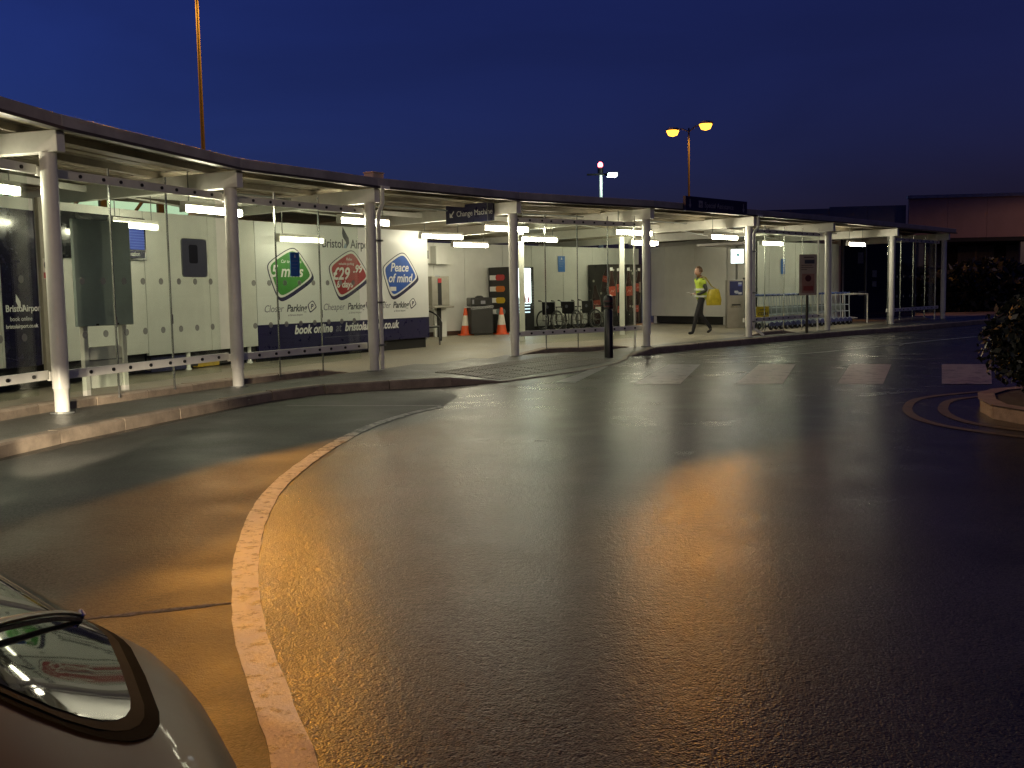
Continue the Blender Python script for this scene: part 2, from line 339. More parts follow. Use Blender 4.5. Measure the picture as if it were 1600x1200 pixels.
def ribbon(pts, w, z, jitter=0.0):
    g = MB(); L_, R_ = [], []; N = len(pts)
    for i, p in enumerate(pts):
        a = pts[max(0, i-1)]; b = pts[min(N-1, i+1)]; d = Vector((b[0]-a[0], b[1]-a[1])).normalized(); ww = w[i] if isinstance(w, list) else w
        j1 = random.uniform(-jitter, jitter); j2 = random.uniform(-jitter, jitter)
        L_.append((p[0]-d.y*(ww/2+j1), p[1]+d.x*(ww/2+j1), z)); R_.append((p[0]+d.y*(ww/2+j2), p[1]-d.x*(ww/2+j2), z))
    g.add(L_+R_, [(i, i+1, N+i+1, N+i) for i in range(N-1)]); return g
lp = resample(LINE, 0.11)
mk = thing('bay_line', '', ''); del mk['label']; del mk['category']; mk['kind'] = 'structure'; mk.name = 'road_marking'
cuts = [0, int(len(lp)*0.30), int(len(lp)*0.42), int(len(lp)*0.56), int(len(lp)*0.83), len(lp)-1]
ribbon(lp[:int(len(lp)*0.66)+1], 0.125, 0.0075, 0.004).build('edge_line', M_paint, mk)
ribbon(lp[int(len(lp)*0.66):], [0.125-0.035*k/(len(lp)*0.34) for k in range(len(lp)-int(len(lp)*0.66))], 0.0075, 0.006).build('edge_line', paint_mat('faded_line_paint', (0.4, 0.38, 0.34), 0.5, 7), mk)
M_thin = mat('worn_thin_paint', (0.2, 0.19, 0.17), 0.45, var=0.8, scale=14)
ribbon(resample([(-2.75, 12.4), (-1.9, 12.25), (-0.85, 12.08)], 0.15), 0.06, 0.0085, 0.012).build('bay_line', M_thin, mk)
ribbon(resample([(3.6, 19.0), (6.2, 20.6), (10.2, 24.4), (13.9, 27.6)], 0.3), 0.10, 0.006, 0.01).build('edge_line', M_paint, mk)

# zebra crossing
zeb = bpy.data.objects.new('zebra_crossing', None); COL.objects.link(zeb); zeb['kind'] = 'structure'
def stripe(a, b, c, d):
    g = MB(); n = 6
    lo = [lerp(a, b, i/n) for i in range(n+1)]; hi = [lerp(d, c, i/n) for i in range(n+1)]
    vs = [(x+random.uniform(-.02,.02), y+random.uniform(-.03,.03), 0.006) for x, y in lo] + [(x+random.uniform(-.02,.02), y+random.uniform(-.03,.03), 0.006) for x, y in hi]
    g.add(vs, [(i, i+1, n+2+i, n+1+i) for i in range(n)]); return g.build('stripe', M_zeb, zeb)
M_zeb = paint_mat('zebra_paint', (0.3, 0.29, 0.275), 0.55, 4.5, 0.36)
for q in (((5.75, 13.68), (6.37, 13.56), (7.93, 16.86), (7.19, 17.05)), ((4.45, 13.93), (5.05, 13.81), (6.41, 17.24), (5.77, 17.39)), ((3.11, 14.19), (3.73, 14.07), (4.89, 17.61), (4.3, 17.75)),
          ((1.71, 14.45), (2.36, 14.33), (3.31, 17.99), (2.77, 18.12)), ((0.62, 14.9), (0.93, 14.85), (1.72, 17.9), (1.45, 17.7))): stripe(*q)

# kerbs: each stone a part
def kerb_run(name, pts, h0, w=0.14, step=0.92, base=None, taper=(False, False)):
    root = bpy.data.objects.new(name, None); COL.objects.link(root); root['kind'] = 'structure'
    q = resample(pts, step)
    for i in range(len(q)-1):
        a, b = Vector(q[i]), Vector(q[i+1]); d = (b-a).normalized(); n_ = Vector((-d.y, d.x)); a = a+d*0.006; b = b-d*0.006
        za = h0(q[i]) if callable(h0) else h0; zb = h0(q[i+1]) if callable(h0) else h0
        ba = base(q[i]) if base else -0.05; bb = base(q[i+1]) if base else -0.05
        if taper[0] and i == 0: za = ba+0.015
        if taper[1] and i == len(q)-2: zb = bb+0.015
        jz = random.uniform(-0.004, 0.004); jy = random.uniform(-0.006, 0.006)
        g = MB(); vs = []
        for p, z, bz in ((a, za+jz, ba), (b, zb+jz, bb)):
            p = p+n_*jy; ch = min(0.02, max(0.004, (z-bz)*0.3))
            for off, zz in ((0, bz), (0.008, z-ch), (0.03, z), (w, z), (w, bz)): vs.append((p.x+n_.x*off, p.y+n_.y*off, zz))
        g.add(vs, [(0,1,2,3,4), (9,8,7,6,5)] + [(k, 5+k, 5+(k+1)%5, (k+1)%5) for k in range(5)])
        g.build('kerb_stone', M_kerb, root)
    return root
KA = smooth_poly(KERB_A, 6); KB = smooth_poly(KERB_B, 6)
kz = lambda p: ground_z(p[0], p[1])+0.006
def kzA(p):
    d = math.dist(p, KERB_A[-1]); return 0.012+0.115*min(1, d/1.0)
def kzB(p):
    d = math.dist(p, KERB_B[0]); return 0.012+0.125*min(1, d/0.8)
kerb_run('kerb', KA, kzA); kerb_run('kerb', KB, kzB)
kerb_run('flush_kerb', smooth_poly(EDGE_X, 6), 0.016, w=0.12)

# pavement sheet between the kerb and the walls
outer = [(x, y) for x, y in KA[:-1]] + smooth_poly(EDGE_X, 6)[:-1] + KB
outer = resample(outer, 0.35)
inner = resample([(-9.5, 2), (-9.0, 9.6), (-7.2, 16), (-5.4, 21), (-3.5, 27.0), (4, 36.5), (9, 38), (13, 41), (24, 52), (36, 62)], 0.5)
inner = [inner[min(len(inner)-1, int(i*(len(inner)-1)/(len(outer)-1)))] for i in range(len(outer))]
g = MB(); NA = 22
for i, (o_, n_) in enumerate(zip(outer, inner)):
    d = Vector((n_[0]-o_[0], n_[1]-o_[1])).normalized(); o2 = (o_[0]+d.x*0.1, o_[1]+d.y*0.1)
    for j in range(NA+1):
        t = (j/NA)**1.5; p = lerp(o2, n_, t); g.v.append((p[0], p[1], ground_z(*p)))
g.f = [(i*(NA+1)+j, (i+1)*(NA+1)+j, (i+1)*(NA+1)+j+1, i*(NA+1)+j+1) for i in range(len(outer)-1) for j in range(NA)]
pv = struct(g.build('pavement', M_pave, fix=True)); pv.data.materials.append(M_strip)
def outside(x, y):
    best = None
    for a, b in zip(POST, POST[1:]):
        d = seg_dist((x, y), a, b)
        if best is None or d < best[0]: best = (d, (b[0]-a[0])*(y-a[1])-(b[1]-a[1])*(x-a[0]), math.dist(a, b))
    return best[1]/best[2] < 0.25
for p_ in pv.data.polygons:
    if p_.center.x < 19 and outside(p_.center.x, p_.center.y): p_.material_index = 1
if True: pv.data.polygons.foreach_set('use_smooth', [True]*len(pv.data.polygons))

# inner upstand kerbs under the glass screens
def offs(i, t, n):
    a, b = Vector(POST[i]), Vector(POST[i+1]); d = (b-a).normalized(); p = a+(b-a)*t + Vector((-d.y, d.x))*n; return (p.x, p.y)
for (i0, t0, i1, t1, nm) in ((0, 0.0, 2, 0.93, 'screen_kerb'), (4, 0.05, 4, 0.98, 'screen_kerb'), (6, 0.04, 6, 0.72, 'screen_kerb'), (8, 0.05, 8, 0.95, 'screen_kerb')):
    pts = [offs(i0, t0, 0.22)] + [offs(k, 0.0, 0.22) for k in range(i0+1, i1+1)] + [offs(i1, t1, 0.22)]
    kerb_run(nm, pts, lambda p: ground_z(*p)+0.10, w=0.2, step=0.9, base=lambda p: ground_z(*p)-0.03, taper=(i0 > 0, True))

# tactile paving at the crossing
tact = bpy.data.objects.new('tactile_paving', None); COL.objects.link(tact); tact['kind'] = 'structure'
g = MB(); g.box(-0.197, 0.197, -0.197, 0.197, -0.02, 0.006)
for i in range(6):
    for j in range(6):
        cx_, cy_ = -0.167+i*0.0668, -0.167+j*0.0668
        g.add([(cx_+0.02*math.cos(a*1.0472), cy_+0.02*math.sin(a*1.0472), 0.006) for a in range(6)]+[(cx_+0.011*math.cos(a*1.0472), cy_+0.011*math.sin(a*1.0472), 0.012) for a in range(6)],
              [(a, (a+1)%6, 6+(a+1)%6, 6+a) for a in range(6)]+[tuple(range(6, 12))])
slab0 = None
ta = math.atan2(EDGE_X[2][1]-EDGE_X[0][1], EDGE_X[2][0]-EDGE_X[0][0]); td = Vector((math.cos(ta), math.sin(ta))); tn = Vector((-td.y, td.x))
for i in range(11):
    for j in range(3):
        p = Vector(EDGE_X[0])+td*(0.35+i*0.4)+tn*(0.42+j*0.4); e = Vector(EDGE_X[0])+td*(0.35+i*0.4)
        z = ground_z(p.x, p.y)
        zb = ground_z(p.x+tn.x*0.1, p.y+tn.y*0.1)
        if slab0 is None: o = slab0 = g.build('tactile_slab', M_tact, tact)
        else: o = share(slab0, 'tactile_slab', tact)
        o.location = (p.x, p.y, z+0.002); o.rotation_euler = (math.atan2(zb-z, 0.1), 0, ta)

# ------------------------------------------------------------------ canopy
NP = len(POST)
def pdirn(i):
    ds = []
    if i > 0: ds.append((Vector(POST[i])-Vector(POST[i-1])).normalized())
    if i < NP-1: ds.append((Vector(POST[i+1])-Vector(POST[i])).normalized())
    d = sum(ds, Vector((0, 0))).normalized(); return d, Vector((-d.y, d.x))
canopy = thing('walkway_canopy', 'long curved white steel canopy roof on round posts over the pavement', 'canopy', (POST[5][0], POST[5][1], 0.1))
CO = canopy.location
def cp3(i, n, z, t=0.0):
    d, nn = pdirn(i); p = Vector(POST[i]); return Vector((p.x+nn.x*n+d.x*t-CO.x, p.y+nn.y*n+d.y*t-CO.y, z-CO.z+(ZOFF[i] if z > 2.5 else 0)))
ZOFF = [0.16, 0.085, 0.0, 0.0, 0.0, 0.0, 0.0, 0.0, 0.0, 0.0]
DEPTHS = [4.25, 4.25, 4.25, 4.6, 8.6, 10.0, 10.5, 10.5, 8.5, 4.25]  # rear roof stretched at the middle frames to keep lamp light off the walls
DEPTH = 4.25
def roof_z(n): return 3.115-0.02*n
for i in range(NP):
    zg = ground_z(*POST[i]); q = cp3(i, 0, 0)
    g = MB(); g.lathe([(0.077, zg-0.05), (0.077, zg+0.24), (0.079, zg+0.245), (0.079, zg+0.262), (0.088, zg+0.265), (0.088, 2.80+ZOFF[i])], (q.x, q.y, -CO.z), 20)
    po = g.build('post', M_white, canopy, smooth=40)
    g = MB(); g.lathe([(0.125, zg-0.01), (0.125, zg+0.012), (0.08, zg+0.016)], (q.x, q.y, -CO.z), 16); g.build('base_plate', M_grey, po)
    g = MB(); g.obox(cp3(i, -0.17, 2.915), cp3(i, DEPTHS[i]-0.15, 2.915-0.05), 0.13, 0.225); g.build('beam', M_white, canopy, bevel=0.008)
    if i in (5, 6, 8, 9) or i < 3:
        nb = 3.85 if i >= 5 else 2.0
        if i >= 5:
            q = cp3(i, nb, 0); zg = ground_z(q.x+CO.x, q.y+CO.y)
            g = MB(); d, nn = pdirn(i); g.obox((q.x, q.y, zg-0.03-CO.z), (q.x, q.y, 2.74-CO.z), 0.13, 0.13); g.build('rear_post', M_white, canopy, bevel=0.006)
for i in range(NP-1):
    # ribbed sheet, ribs run along the canopy
    ea = 0.0; eb = 0.6 if i == NP-2 else 0.0
    D0, D1 = DEPTHS[i], DEPTHS[i+1]; nr = int(max(D0, D1)/0.2); prof = []
    for k in range(nr): prof += [(k/nr, 0.0), ((k+0.65)/nr, 0.0), ((k+0.75)/nr, 0.03), ((k+0.9)/nr, 0.03)]
    prof.append((1.0, 0.0))
    g = MB()
    for j, e, D in ((i, ea, D0), (i+1, eb, D1)):
        for f_, dz in prof: n_ = -0.1+(D+0.1)*f_; g.v.append(cp3(j, n_, roof_z(n_)+dz, e))
    K = len(prof); g.f = [(k, k+1, K+k+1, K+k) for k in range(K-1)]
    g.build('roof_sheet', M_sheet, canopy)
    g = MB(); a = [cp3(i, -0.14, 3.17, ea), cp3(i, D0, 3.17-0.02*D0, ea)]; b = [cp3(i+1, -0.14, 3.17, eb), cp3(i+1, D1, 3.17-0.02*D1, eb)]
    g.add([a[0], a[1], b[1], b[0]], [(0, 1, 2, 3)]); g.build('roof_deck', M_fascia, canopy)
    for n_ in (0.35, 1.25, 2.15, 3.05, 3.9):
        g = MB(); g.obox(cp3(i, n_, roof_z(n_)-0.045, ea), cp3(i+1, n_, roof_z(n_)-0.045, eb), 0.06, 0.085); g.build('purlin', M_purlin, canopy)
    g = MB(); g.obox(cp3(i, -0.17, 3.125, ea), cp3(i+1, -0.17, 3.125, eb), 0.05, 0.13); g.build('fascia', M_fascia, canopy, bevel=0.01)
    g = MB(); g.obox(cp3(i, -0.19, 3.04, ea), cp3(i+1, -0.19, 3.04, eb), 0.1, 0.035); g.build('gutter', mat('gutter_shadow', (0.06, 0.05, 0.045), 0.4), canopy)  # gutter coloured dark for the shadow line below the fascia
    # electrical conduit and pipe run hung under the purlins
    g = MB(); g.tube([cp3(i, 1.75, 2.97), cp3(i+1, 1.75, 2.97)], 0.018, 6); g.build('conduit', M_grey, canopy)
    # flat tie bars between the beams
    g = MB(); g.obox(cp3(i, 2.6, 2.93), cp3(i+1, 2.6, 2.93), 0.05, 0.09); g.build('tie_bar', M_white, canopy)
    if i >= 2:
        g = MB(); g.tube([cp3(i, 2.2, 2.85), cp3(i+1, 3.7, 2.85)], 0.016, 6); g.build('brace_rod', M_white, canopy)
for i, shoe in ((3, False), (6, True)):
    d, nn = pdirn(i)
    def q(t, n, z): return cp3(i, n, z, t)
    zg = ground_z(*POST[i])
    pts = [q(0.10, -0.19, 3.02), q(0.10, -0.19, 2.8), q(0.13, -0.08, 2.66), q(0.13, -0.06, 2.6), q(0.13, -0.06, zg+0.35)]
    pts += [q(0.13, -0.06, zg+0.2), q(0.22, -0.2, zg+0.1), q(0.26, -0.26, zg+0.03)] if shoe else [q(0.13, -0.06, zg+0.02)]
    g = MB(); g.tube(pts, 0.034, 10); dp = g.build('downpipe', M_white, canopy, smooth=50)
    for z in (2.2, 1.2, 0.5):
        g = MB(); g.obox(q(0.03, -0.05, z), q(0.18, -0.07, z), 0.09, 0.03); g.build('pipe_clip', M_grey, dp)
    g = MB(); g.obox(q(0.0, -0.2, 3.04), q(0.2, -0.2, 3.04), 0.13, 0.05); g.build('hopper', M_white, dp)
d, nn = pdirn(3); yw = math.atan2(d.y, d.x)
bx = thing('junction_box', 'small pale box on the canopy roof edge above the post with a drainpipe', 'junction box', (POST[3][0]+d.x*0.12, POST[3][1]+d.y*0.12, 3.17), yw)
g = MB(); g.box(-0.13, 0.13, -0.1, 0.1, 0, 0.11); g.build('box', mat('box_cream', (0.55, 0.45, 0.36), 0.5), bx, bevel=0.012)
g = MB(); g.box(-0.14, 0.14, -0.11, 0.11, 0.11, 0.13); g.build('lid', mat('box_cream', (0.5, 0.42, 0.36), 0.5), bx, bevel=0.006)

# ------------------------------------------------------------------ glass screens
SCR = {0: ('glass screen with white rails in front of the navy printed panel', 3),
       1: ('glass screen with bolted white rails in front of the grey notice board', 3),
       2: ('glass screen with bolted white rails in front of the green and red parking advert', 3),
       4: ('glass screen behind the black bollard, in front of the wheelchairs', 4),
       6: ('glass screen in front of the row of luggage trolleys', 4),
       8: ('dim glass screen at the dark far end of the canopy', 4)}
for i, (lab, npane) in SCR.items():
    a = offs(i, 0.03, 0.20); b = offs(i, 0.975, 0.20); L = math.dist(a, b); zg = (ground_z(*a)+ground_z(*b))/2
    t = thing('glass_screen', lab, 'glass screen', (a[0], a[1], zg), yaw_of(a, b), 'glass screens between the canopy posts')
    lowz, topz = 0.36, 2.55
    for k in range(npane):
        x0 = L*k/npane+0.008; x1 = L*(k+1)/npane-0.008
        g = MB(); g.box(x0, x1, -0.006, 0.006, 0.2, topz+0.06); pn = g.build('pane', M_glass, t)
        for z in (0.95-0.12, 1.56-0.12):
            for e in range((3, 3, 3, 0, 0, 0, 0, 0, 2)[i]):
                xx = x0+(x1-x0)*(e+0.5)/(3 if npane < 4 else 2)
                g = MB(); g.wheel((xx, -0.0062, z), 0.042, 0.003, 14); g.build('dot', M_dot, pn)
        if k: 
            g = MB(); g.box(x0-0.014, x0-0.002, -0.012, 0.012, 0.06, topz+0.2); g.build('mullion', M_chrome, t)
            g = MB(); g.tube([(x0-0.008, -0.014, 0.9), (x0-0.008, -0.014, 1.02)], 0.012, 8); g.build('clamp', M_chrome, t)
    for z, nm in ((lowz, 'rail'), (topz, 'rail')):
        g = MB(); g.box(-0.1, L+0.1, -0.055, -0.015, z, z+0.1); rl = g.build(nm, M_white, t, bevel=0.006)
        for k in range(npane):
            for e in (0.14, 0.5, 0.86):
                g = MB(); g.wheel((L*(k+e)/npane, -0.062, z+0.05), 0.021, 0.016, 10); g.build('bolt', M_black, rl)
    for k in ((0.02,) if i < 3 else (0.02, 0.98)):
        g = MB(); g.box(L*k-0.014, L*k+0.014, -0.014, 0.02, 0.0, topz+0.22); g.build('upright', M_white if k > 0.5 else M_grey, t)

# ------------------------------------------------------------------ fluorescent fittings
def tube_light(x, y, z, yaw, lab, L=1.2, grp='fluorescent fittings under the canopy', top=3.06, mt=None):
    t = thing('strip_light', lab, 'strip light', (x, y, z), yaw, grp)
    g = MB(); g.box(-L/2, L/2, -0.05, 0.05, 0.045, 0.10); g.build('housing', M_white, t, bevel=0.008)
    g = MB(); P = [(0.042, -L/2), (0.042, L/2)]; n = 8
    vs = [(zz, r*math.cos(a*2*math.pi/n), r*math.sin(a*2*math.pi/n)) for r, zz in P for a in range(n)]
    g.add(vs, [(k*n+a, k*n+(a+1)%n, (k+1)*n+(a+1)%n, (k+1)*n+a) for k in range(len(P)-1) for a in range(n)]); g.build('tube', mt or M_tube, t, smooth=60)
    for e in (-1, 1):
        g = MB(); g.box(e*L/2-0.012, e*L/2+0.012, -0.05, 0.05, -0.05, 0.044); g.build('end_cap', M_white, t)
    if top:
        for s in (-0.4, 0.4):
            g = MB(); g.tube([(s*L, 0, 0.1), (s*L, 0, top-z)], 0.008, 6); g.build('hanger', M_grey, t)
    return t
def near(i, n, t=0.0):
    d, nn = pdirn(i); p = Vector(POST[i]); return p.x+nn.x*n+d.x*t, p.y+nn.y*n+d.y*t, math.atan2(d.y, d.x)
for i, n, tt, lab in ((1, 0.75, -0.2, 'strip light hung behind the first canopy post, by the navy printed panel'), (2, 0.62, 0.35, 'strip light hung behind the post beside the grey rounded sign'),
               (3, 0.55, 0.45, 'strip light hung behind the post with the orange roof box'), (4, 0.45, 0.25, 'strip light hung behind the post with the Change Machine sign'),
               (5, 0.45, 0.1, 'strip light behind the post right of the vending machines'), (6, 0.5, -0.35, 'strip light behind the post beside the cash machine'),
               (8, 0.6, -1.3, 'strip light near the far end of the canopy, beside dark navy panel')):
    x, y, yw = near(i, n, tt); tube_light(x, y, 2.55, yw, lab)
for i, n, tt, lab in ((5, 3.45, 0.2, 'strip light in the rear row above the wheelchairs'), (6, 3.2, 0.1, 'strip light in the rear row above the bottle print vending machines'),
               (4, 3.2, 1.0, 'strip light in the rear row at the advert cabin corner'), (5, 6.3, 0.5, 'added strip light deep in the recess, lighting the wall above the litter bin'), (7, 1.7, 0.0, 'strip light above the luggage trolleys'), (6, 6.2, 4.2, 'added strip light deep inside, lighting the white end cabin')):  # the two deepest lights are added to brighten the recess and end cabin
    x, y, yw = near(i, n, tt); tube_light(x, y, 2.74 if tt > 4 else 2.55, yw, lab, mt=emit('tube_glow_low', TUBE_COL, 30.0, True) if i == 4 else None)
M_tube = emit('tube_reflection_glow', TUBE_COL, 9.0, True)  # dim glow for the two tubes standing in for reflections in glass
ad_u = (Vector(WALL[5])-Vector(WALL[4])).normalized(); ad_p = Vector(WALL[4])+ad_u*0.72+Vector((ad_u.y, -ad_u.x))*0.45
tube_light(ad_p.x, ad_p.y, 2.36, yaw_of(WALL[4], WALL[5]), 'thin dim tube standing in for a glass reflection above the green badge', 1.15, top=3.06)
tube_light(-5.62, 15.5, 2.42, yaw_of(WALL[2], WALL[3]), 'dim tube standing in for a glass reflection by the blue screen', 1.1, top=3.06)

# ------------------------------------------------------------------ hanging signs on the canopy
p0 = cp3(4, 1.78, 0)+CO; p1 = cp3(4, 0.42, 0)+CO
yw = yaw_of(p0, p1); L = math.dist(p0[:2], p1[:2])
t = thing('canopy_sign', 'navy Change Machine sign fixed to the side of a canopy beam', 'sign', (p0.x, p0.y, 2.70), yw)
g = MB(); g.box(0, L, -0.115, -0.075, 0, 0.36); g.build('panel', M_navy, t, bevel=0.004)
text('Change Machine', 0.155, M_txtw, t, 0.32, -0.117, 0.13)
g = MB(); g.slab([(0.12, 0.12), (0.22, 0.12), (0.18, 0.155), (0.255, 0.23), (0.235, 0.25), (0.16, 0.175), (0.12, 0.215)], -0.119, -0.115); g.build('arrow', M_txtw, t)
a = offs(5, 0.25, -0.27); b = offs(5, 0.86, -0.27); L = math.dist(a, b)
t = thing('canopy_sign', 'long dark navy Special Assistance sign with arrows on the canopy edge', 'sign', (a[0], a[1], 3.02), yaw_of(a, b))
g = MB(); g.box(0, L, -0.02, 0.05, 0, 0.32); g.build('panel', M_navy, t, bevel=0.004)
M_dimtxt = mat('dim_print', (0.32, 0.3, 0.36), 0.5, var=0.2)
text('Special Assistance', 0.17, M_dimtxt, t, 0.75, -0.022, 0.1)
for x in (0.17, L-0.17):
    g = MB(); g.slab([(x-0.012, 0.26), (x-0.012, 0.14), (x-0.05, 0.14), (x, 0.06), (x+0.05, 0.14), (x+0.012, 0.14), (x+0.012, 0.26)], -0.024, -0.02); g.build('arrow', M_dimtxt, t)
g = MB(); g.slab(rrect(0.52, 0.67, 0.09, 0.24, 0.01), -0.024, -0.02); ic = g.build('icon', M_dimtxt, t)
g = MB(); g.wheel((0.6, -0.0255, 0.145), 0.04, 0.003, 14, rin=0.028); g.box(0.58, 0.59, -0.027, -0.024, 0.14, 0.21); g.box(0.58, 0.625, -0.027, -0.024, 0.165, 0.175); g.build('pictogram', M_navy, ic)
for x in (0.3, L-0.3):
    g = MB(); g.box(x-0.02, x+0.02, 0.05, 0.12, 0.05, 0.13); g.build('bracket', M_grey, t)

# ------------------------------------------------------------------ cabins and walls
def wall_panels(root, L, seams, z0, z1, m=M_panel, th=0.05):
    xs = [0]+list(seams)+[L]
    for a, b in zip(xs, xs[1:]):
        g = MB(); g.box(a+0.006, b-0.006, 0, th, z0, z1); g.build('panel', m, root, bevel=0.003)
    g = MB(); g.box(0.02, L-0.02, th+0.02, th+0.06, z0-0.25, z1-0.02); g.build('backing', M_dark, root)
def frame(a, b): return yaw_of(a, b), math.dist(a, b)
GZ = 0.12
# left cabin with printed panel and screen
yw, L = frame(WALL[2], WALL[3])
cab = thing('cabin', 'white panelled cabin with a navy printed panel and a blue screen window', 'cabin', (*WALL[2], GZ), yw)
wall_panels(cab, L, (0.12, 0.84, 1.06, 2.68), 0.34, 2.58)
g = MB(); g.box(0.16, 0.82, -0.012, -0.004, 0.33, 2.42); pp = g.build('printed_panel', mat('navy_gloss', (0.012, 0.011, 0.035), 0.12, var=0.2), cab)
text('Bristol', 0.125, M_txtw, pp, 0.2, -0.0135, 1.07, bold=0.002); text('Airport', 0.125, M_txtw, pp, 0.5, -0.0135, 1.07, bold=0.002)
g = MB(); g.slab([(0.44, 1.08), (0.48, 1.14), (0.475, 1.2), (0.40, 1.3), (0.395, 1.2), (0.43, 1.14)], -0.0145, -0.012); g.build('wing_logo', M_txtw, pp)
text('book online', 0.085, M_txtw, pp, 0.27, -0.0135, 0.945); text('bristolairport.co.uk', 0.075, M_txtw, pp, 0.19, -0.0135, 0.85, bold=0.001)
g = MB(); g.box(0.85, 1.05, -0.06, -0.002, 0.2, 2.6); g.build('pillar', mat('pillar_grey', (0.3, 0.28, 0.22), 0.5), cab, bevel=0.01)
g = MB(); g.box(0.88, 1.02, -0.066, -0.061, 1.5, 1.78); ns = g.build('no_smoking_notice', mat('notice_pale', (0.55, 0.5, 0.45), 0.5), cab)
g = MB(); g.wheel((0.95, -0.068, 1.69), 0.055, 0.004, 18, rin=0.042); g.box(0.91, 0.99, -0.07, -0.066, 1.683, 1.697); g.build('symbol', M_txtd, ns)
g = MB(); g.box(0.885, 1.015, -0.069, -0.066, 1.51, 1.59); g.build('red_strip', M_red, ns)
g = MB(); g.box(1.12, 3.26, -0.03, -0.004, 1.8, 2.46); wd = g.build('window', mat('dark_window', (0.02, 0.022, 0.025), 0.08), cab, bevel=0.006)
g = MB(); g.box(2.72, 3.2, -0.042, -0.031, 1.97, 2.36); g.build('screen', emit('blue_screen', (0.05, 0.09, 0.45), 0.55), wd)
for k in range(9):
    g = MB(); g.box(2.72, 3.2, -0.046, -0.042, 1.99+k*0.042, 1.999+k*0.042); g.build('screen_line', emit('blue_line', (0.2, 0.3, 0.75), 0.5), wd)
g = MB(); g.box(2.45, 3.2, -0.042, -0.031, 1.84, 1.95); g.build('screen_strip', M_navy, wd)
text('Information', 0.1, M_txtw, wd, 2.6, -0.044, 1.87)
g = MB(); g.box(0, L, 0.3, 0.4, -0.05, 0.4); g.build('plinth', M_dark, cab)
g = MB(); g.box(-0.1, L+0.02, 0.12, 2.6, 2.5, 2.58); g.build('roof', M_fascia, cab)
# plain cabin run
yw, L = frame(WALL[3], WALL[4])
cab = thing('cabin', 'plain white panelled cabin wall beside the advert, with dark gap beneath', 'cabin', (*WALL[3], GZ), yw)
wall_panels(cab, L, (0.55, 1.5), 0.3, 2.58)
g = MB(); g.box(0, L, 0.3, 0.4, -0.05, 0.4); g.build('plinth', M_dark, cab)
g = MB(); g.box(0, L, 0.12, 2.6, 2.5, 2.58); g.build('roof', M_fascia, cab)
g = MB(); g.box(0.1, 0.9, 0.06, 0.2, 0.02, 0.26); g.build('stored_sheet', mat('navy_sheet', (0.02, 0.02, 0.07), 0.5), cab)
g = MB(); g.box(1.2, 1.75, 0.06, 0.2, 0.02, 0.22); g.build('yellow_block', mat('yellow_block', (0.5, 0.33, 0.03), 0.5, var=0.4, scale=9), cab, bevel=0.02)
for x in (0.95, 2.55):
    g = MB(); g.lathe([(0.06, 0), (0.05, 0.02), (0.035, 0.04), (0.035, 0.32)], (x, 0.05, 0), 10); g.build('jack_foot', M_panel, cab, smooth=40)
# cabin end off the left of the picture
yw, L = frame(WALL[1], WALL[2])
cab = thing('cabin', 'white panelled cabin wall before the navy printed panel', 'cabin', (*WALL[1], GZ), yw)
wall_panels(cab, L-0.02, (1.2, 2.4), 0.3, 2.58)
g = MB(); g.box(0, L, 0.12, 2.6, 2.5, 2.58); g.build('roof', M_fascia, cab)

# advert cabin
yw, L = frame(WALL[4], WALL[5])
ad = thing('advert_cabin', 'white cabin covered by a Bristol Airport parking advert with three coloured badges', 'cabin', (*WALL[4], GZ), yw)
zo = -GZ
xs = [0.0, 1.65, 3.32, L]
for a, b in zip(xs, xs[1:]):
    zl = 0.06 if a < 3.3 else 0.22
    g = MB(); g.box(a+0.005, b-0.005, 0, 0.05, 0.80+zo, 2.70+zo); g.build('panel', M_ad, ad, bevel=0.003)
    g = MB(); g.box(a+0.003, b-0.003, -0.002, 0.05, zl, 0.796+zo); g.build('navy_band', M_navy, ad, bevel=0.003)
g = MB(); g.box(0.02, L-0.06, 0.07, 0.11, 0.0, 2.68+zo); g.build('backing', M_dark, ad)
g = MB(); g.box(L-0.055, L-0.004, 0.051, 2.7, 0.3+zo, 2.70+zo); g.build('end_panel', M_panel, ad)
g = MB(); g.box(0.0, L, 0.12, 2.7, 2.60+zo, 2.69+zo); g.build('roof', M_fascia, ad)
g = MB(); g.box(L-0.012, L+0.012, -0.02, -0.003, 2.1+zo, 2.28+zo); g.build('door_closer', M_grey, ad)
for x in (0.3, 4.2, 5.0):
    g = MB(); g.box(x-0.1, x+0.1, 0.2, 0.4, -0.02, 0.3); g.build('foot_block', M_kerb, ad)
def chaikin(P, k=3):
    for _ in range(k):
        Q = []
        for i in range(len(P)):
            a, b = P[i], P[(i+1) % len(P)]; Q += [lerp(a, b, 0.22), lerp(a, b, 0.78)]
        P = Q
    return P
SH = [(-0.58, 0.10), (-0.5, 0.22), (0.0, 0.47), (0.2, 0.46), (0.58, 0.02), (0.56, -0.1), (-0.2, -0.47), (-0.36, -0.42)]
def badge(cx, cz, m):
    def sh(s, dx, dz): return chaikin([(cx+x*s+dx, cz+z*s+dz) for x, z in SH])
    g = MB(); g.slab(sh(1.05, 0.03, -0.05), -0.004, -0.001); b = g.build('badge', M_navy, ad)
    g = MB(); g.slab(sh(1.04, 0, 0), -0.006, -0.003); g.build('badge_edge', M_navy, b)
    g = MB(); g.slab(sh(1.0, 0, 0), -0.009, -0.005); g.build('badge_ring', M_txtw, b)
    g = MB(); g.slab(sh(0.9, 0, 0), -0.012, -0.008); g.build('badge_face', m, b); return b
z1 = 1.75+zo
b = badge(0.86, z1, M_green); text('Car to terminal', 0.085, M_txtw, b, 0.62, -0.014, z1+0.2, 0.2); text('5 mins', 0.31, M_txtw, b, 0.36, -0.014, z1-0.06, 0.25, 1.0, bold=0.006)
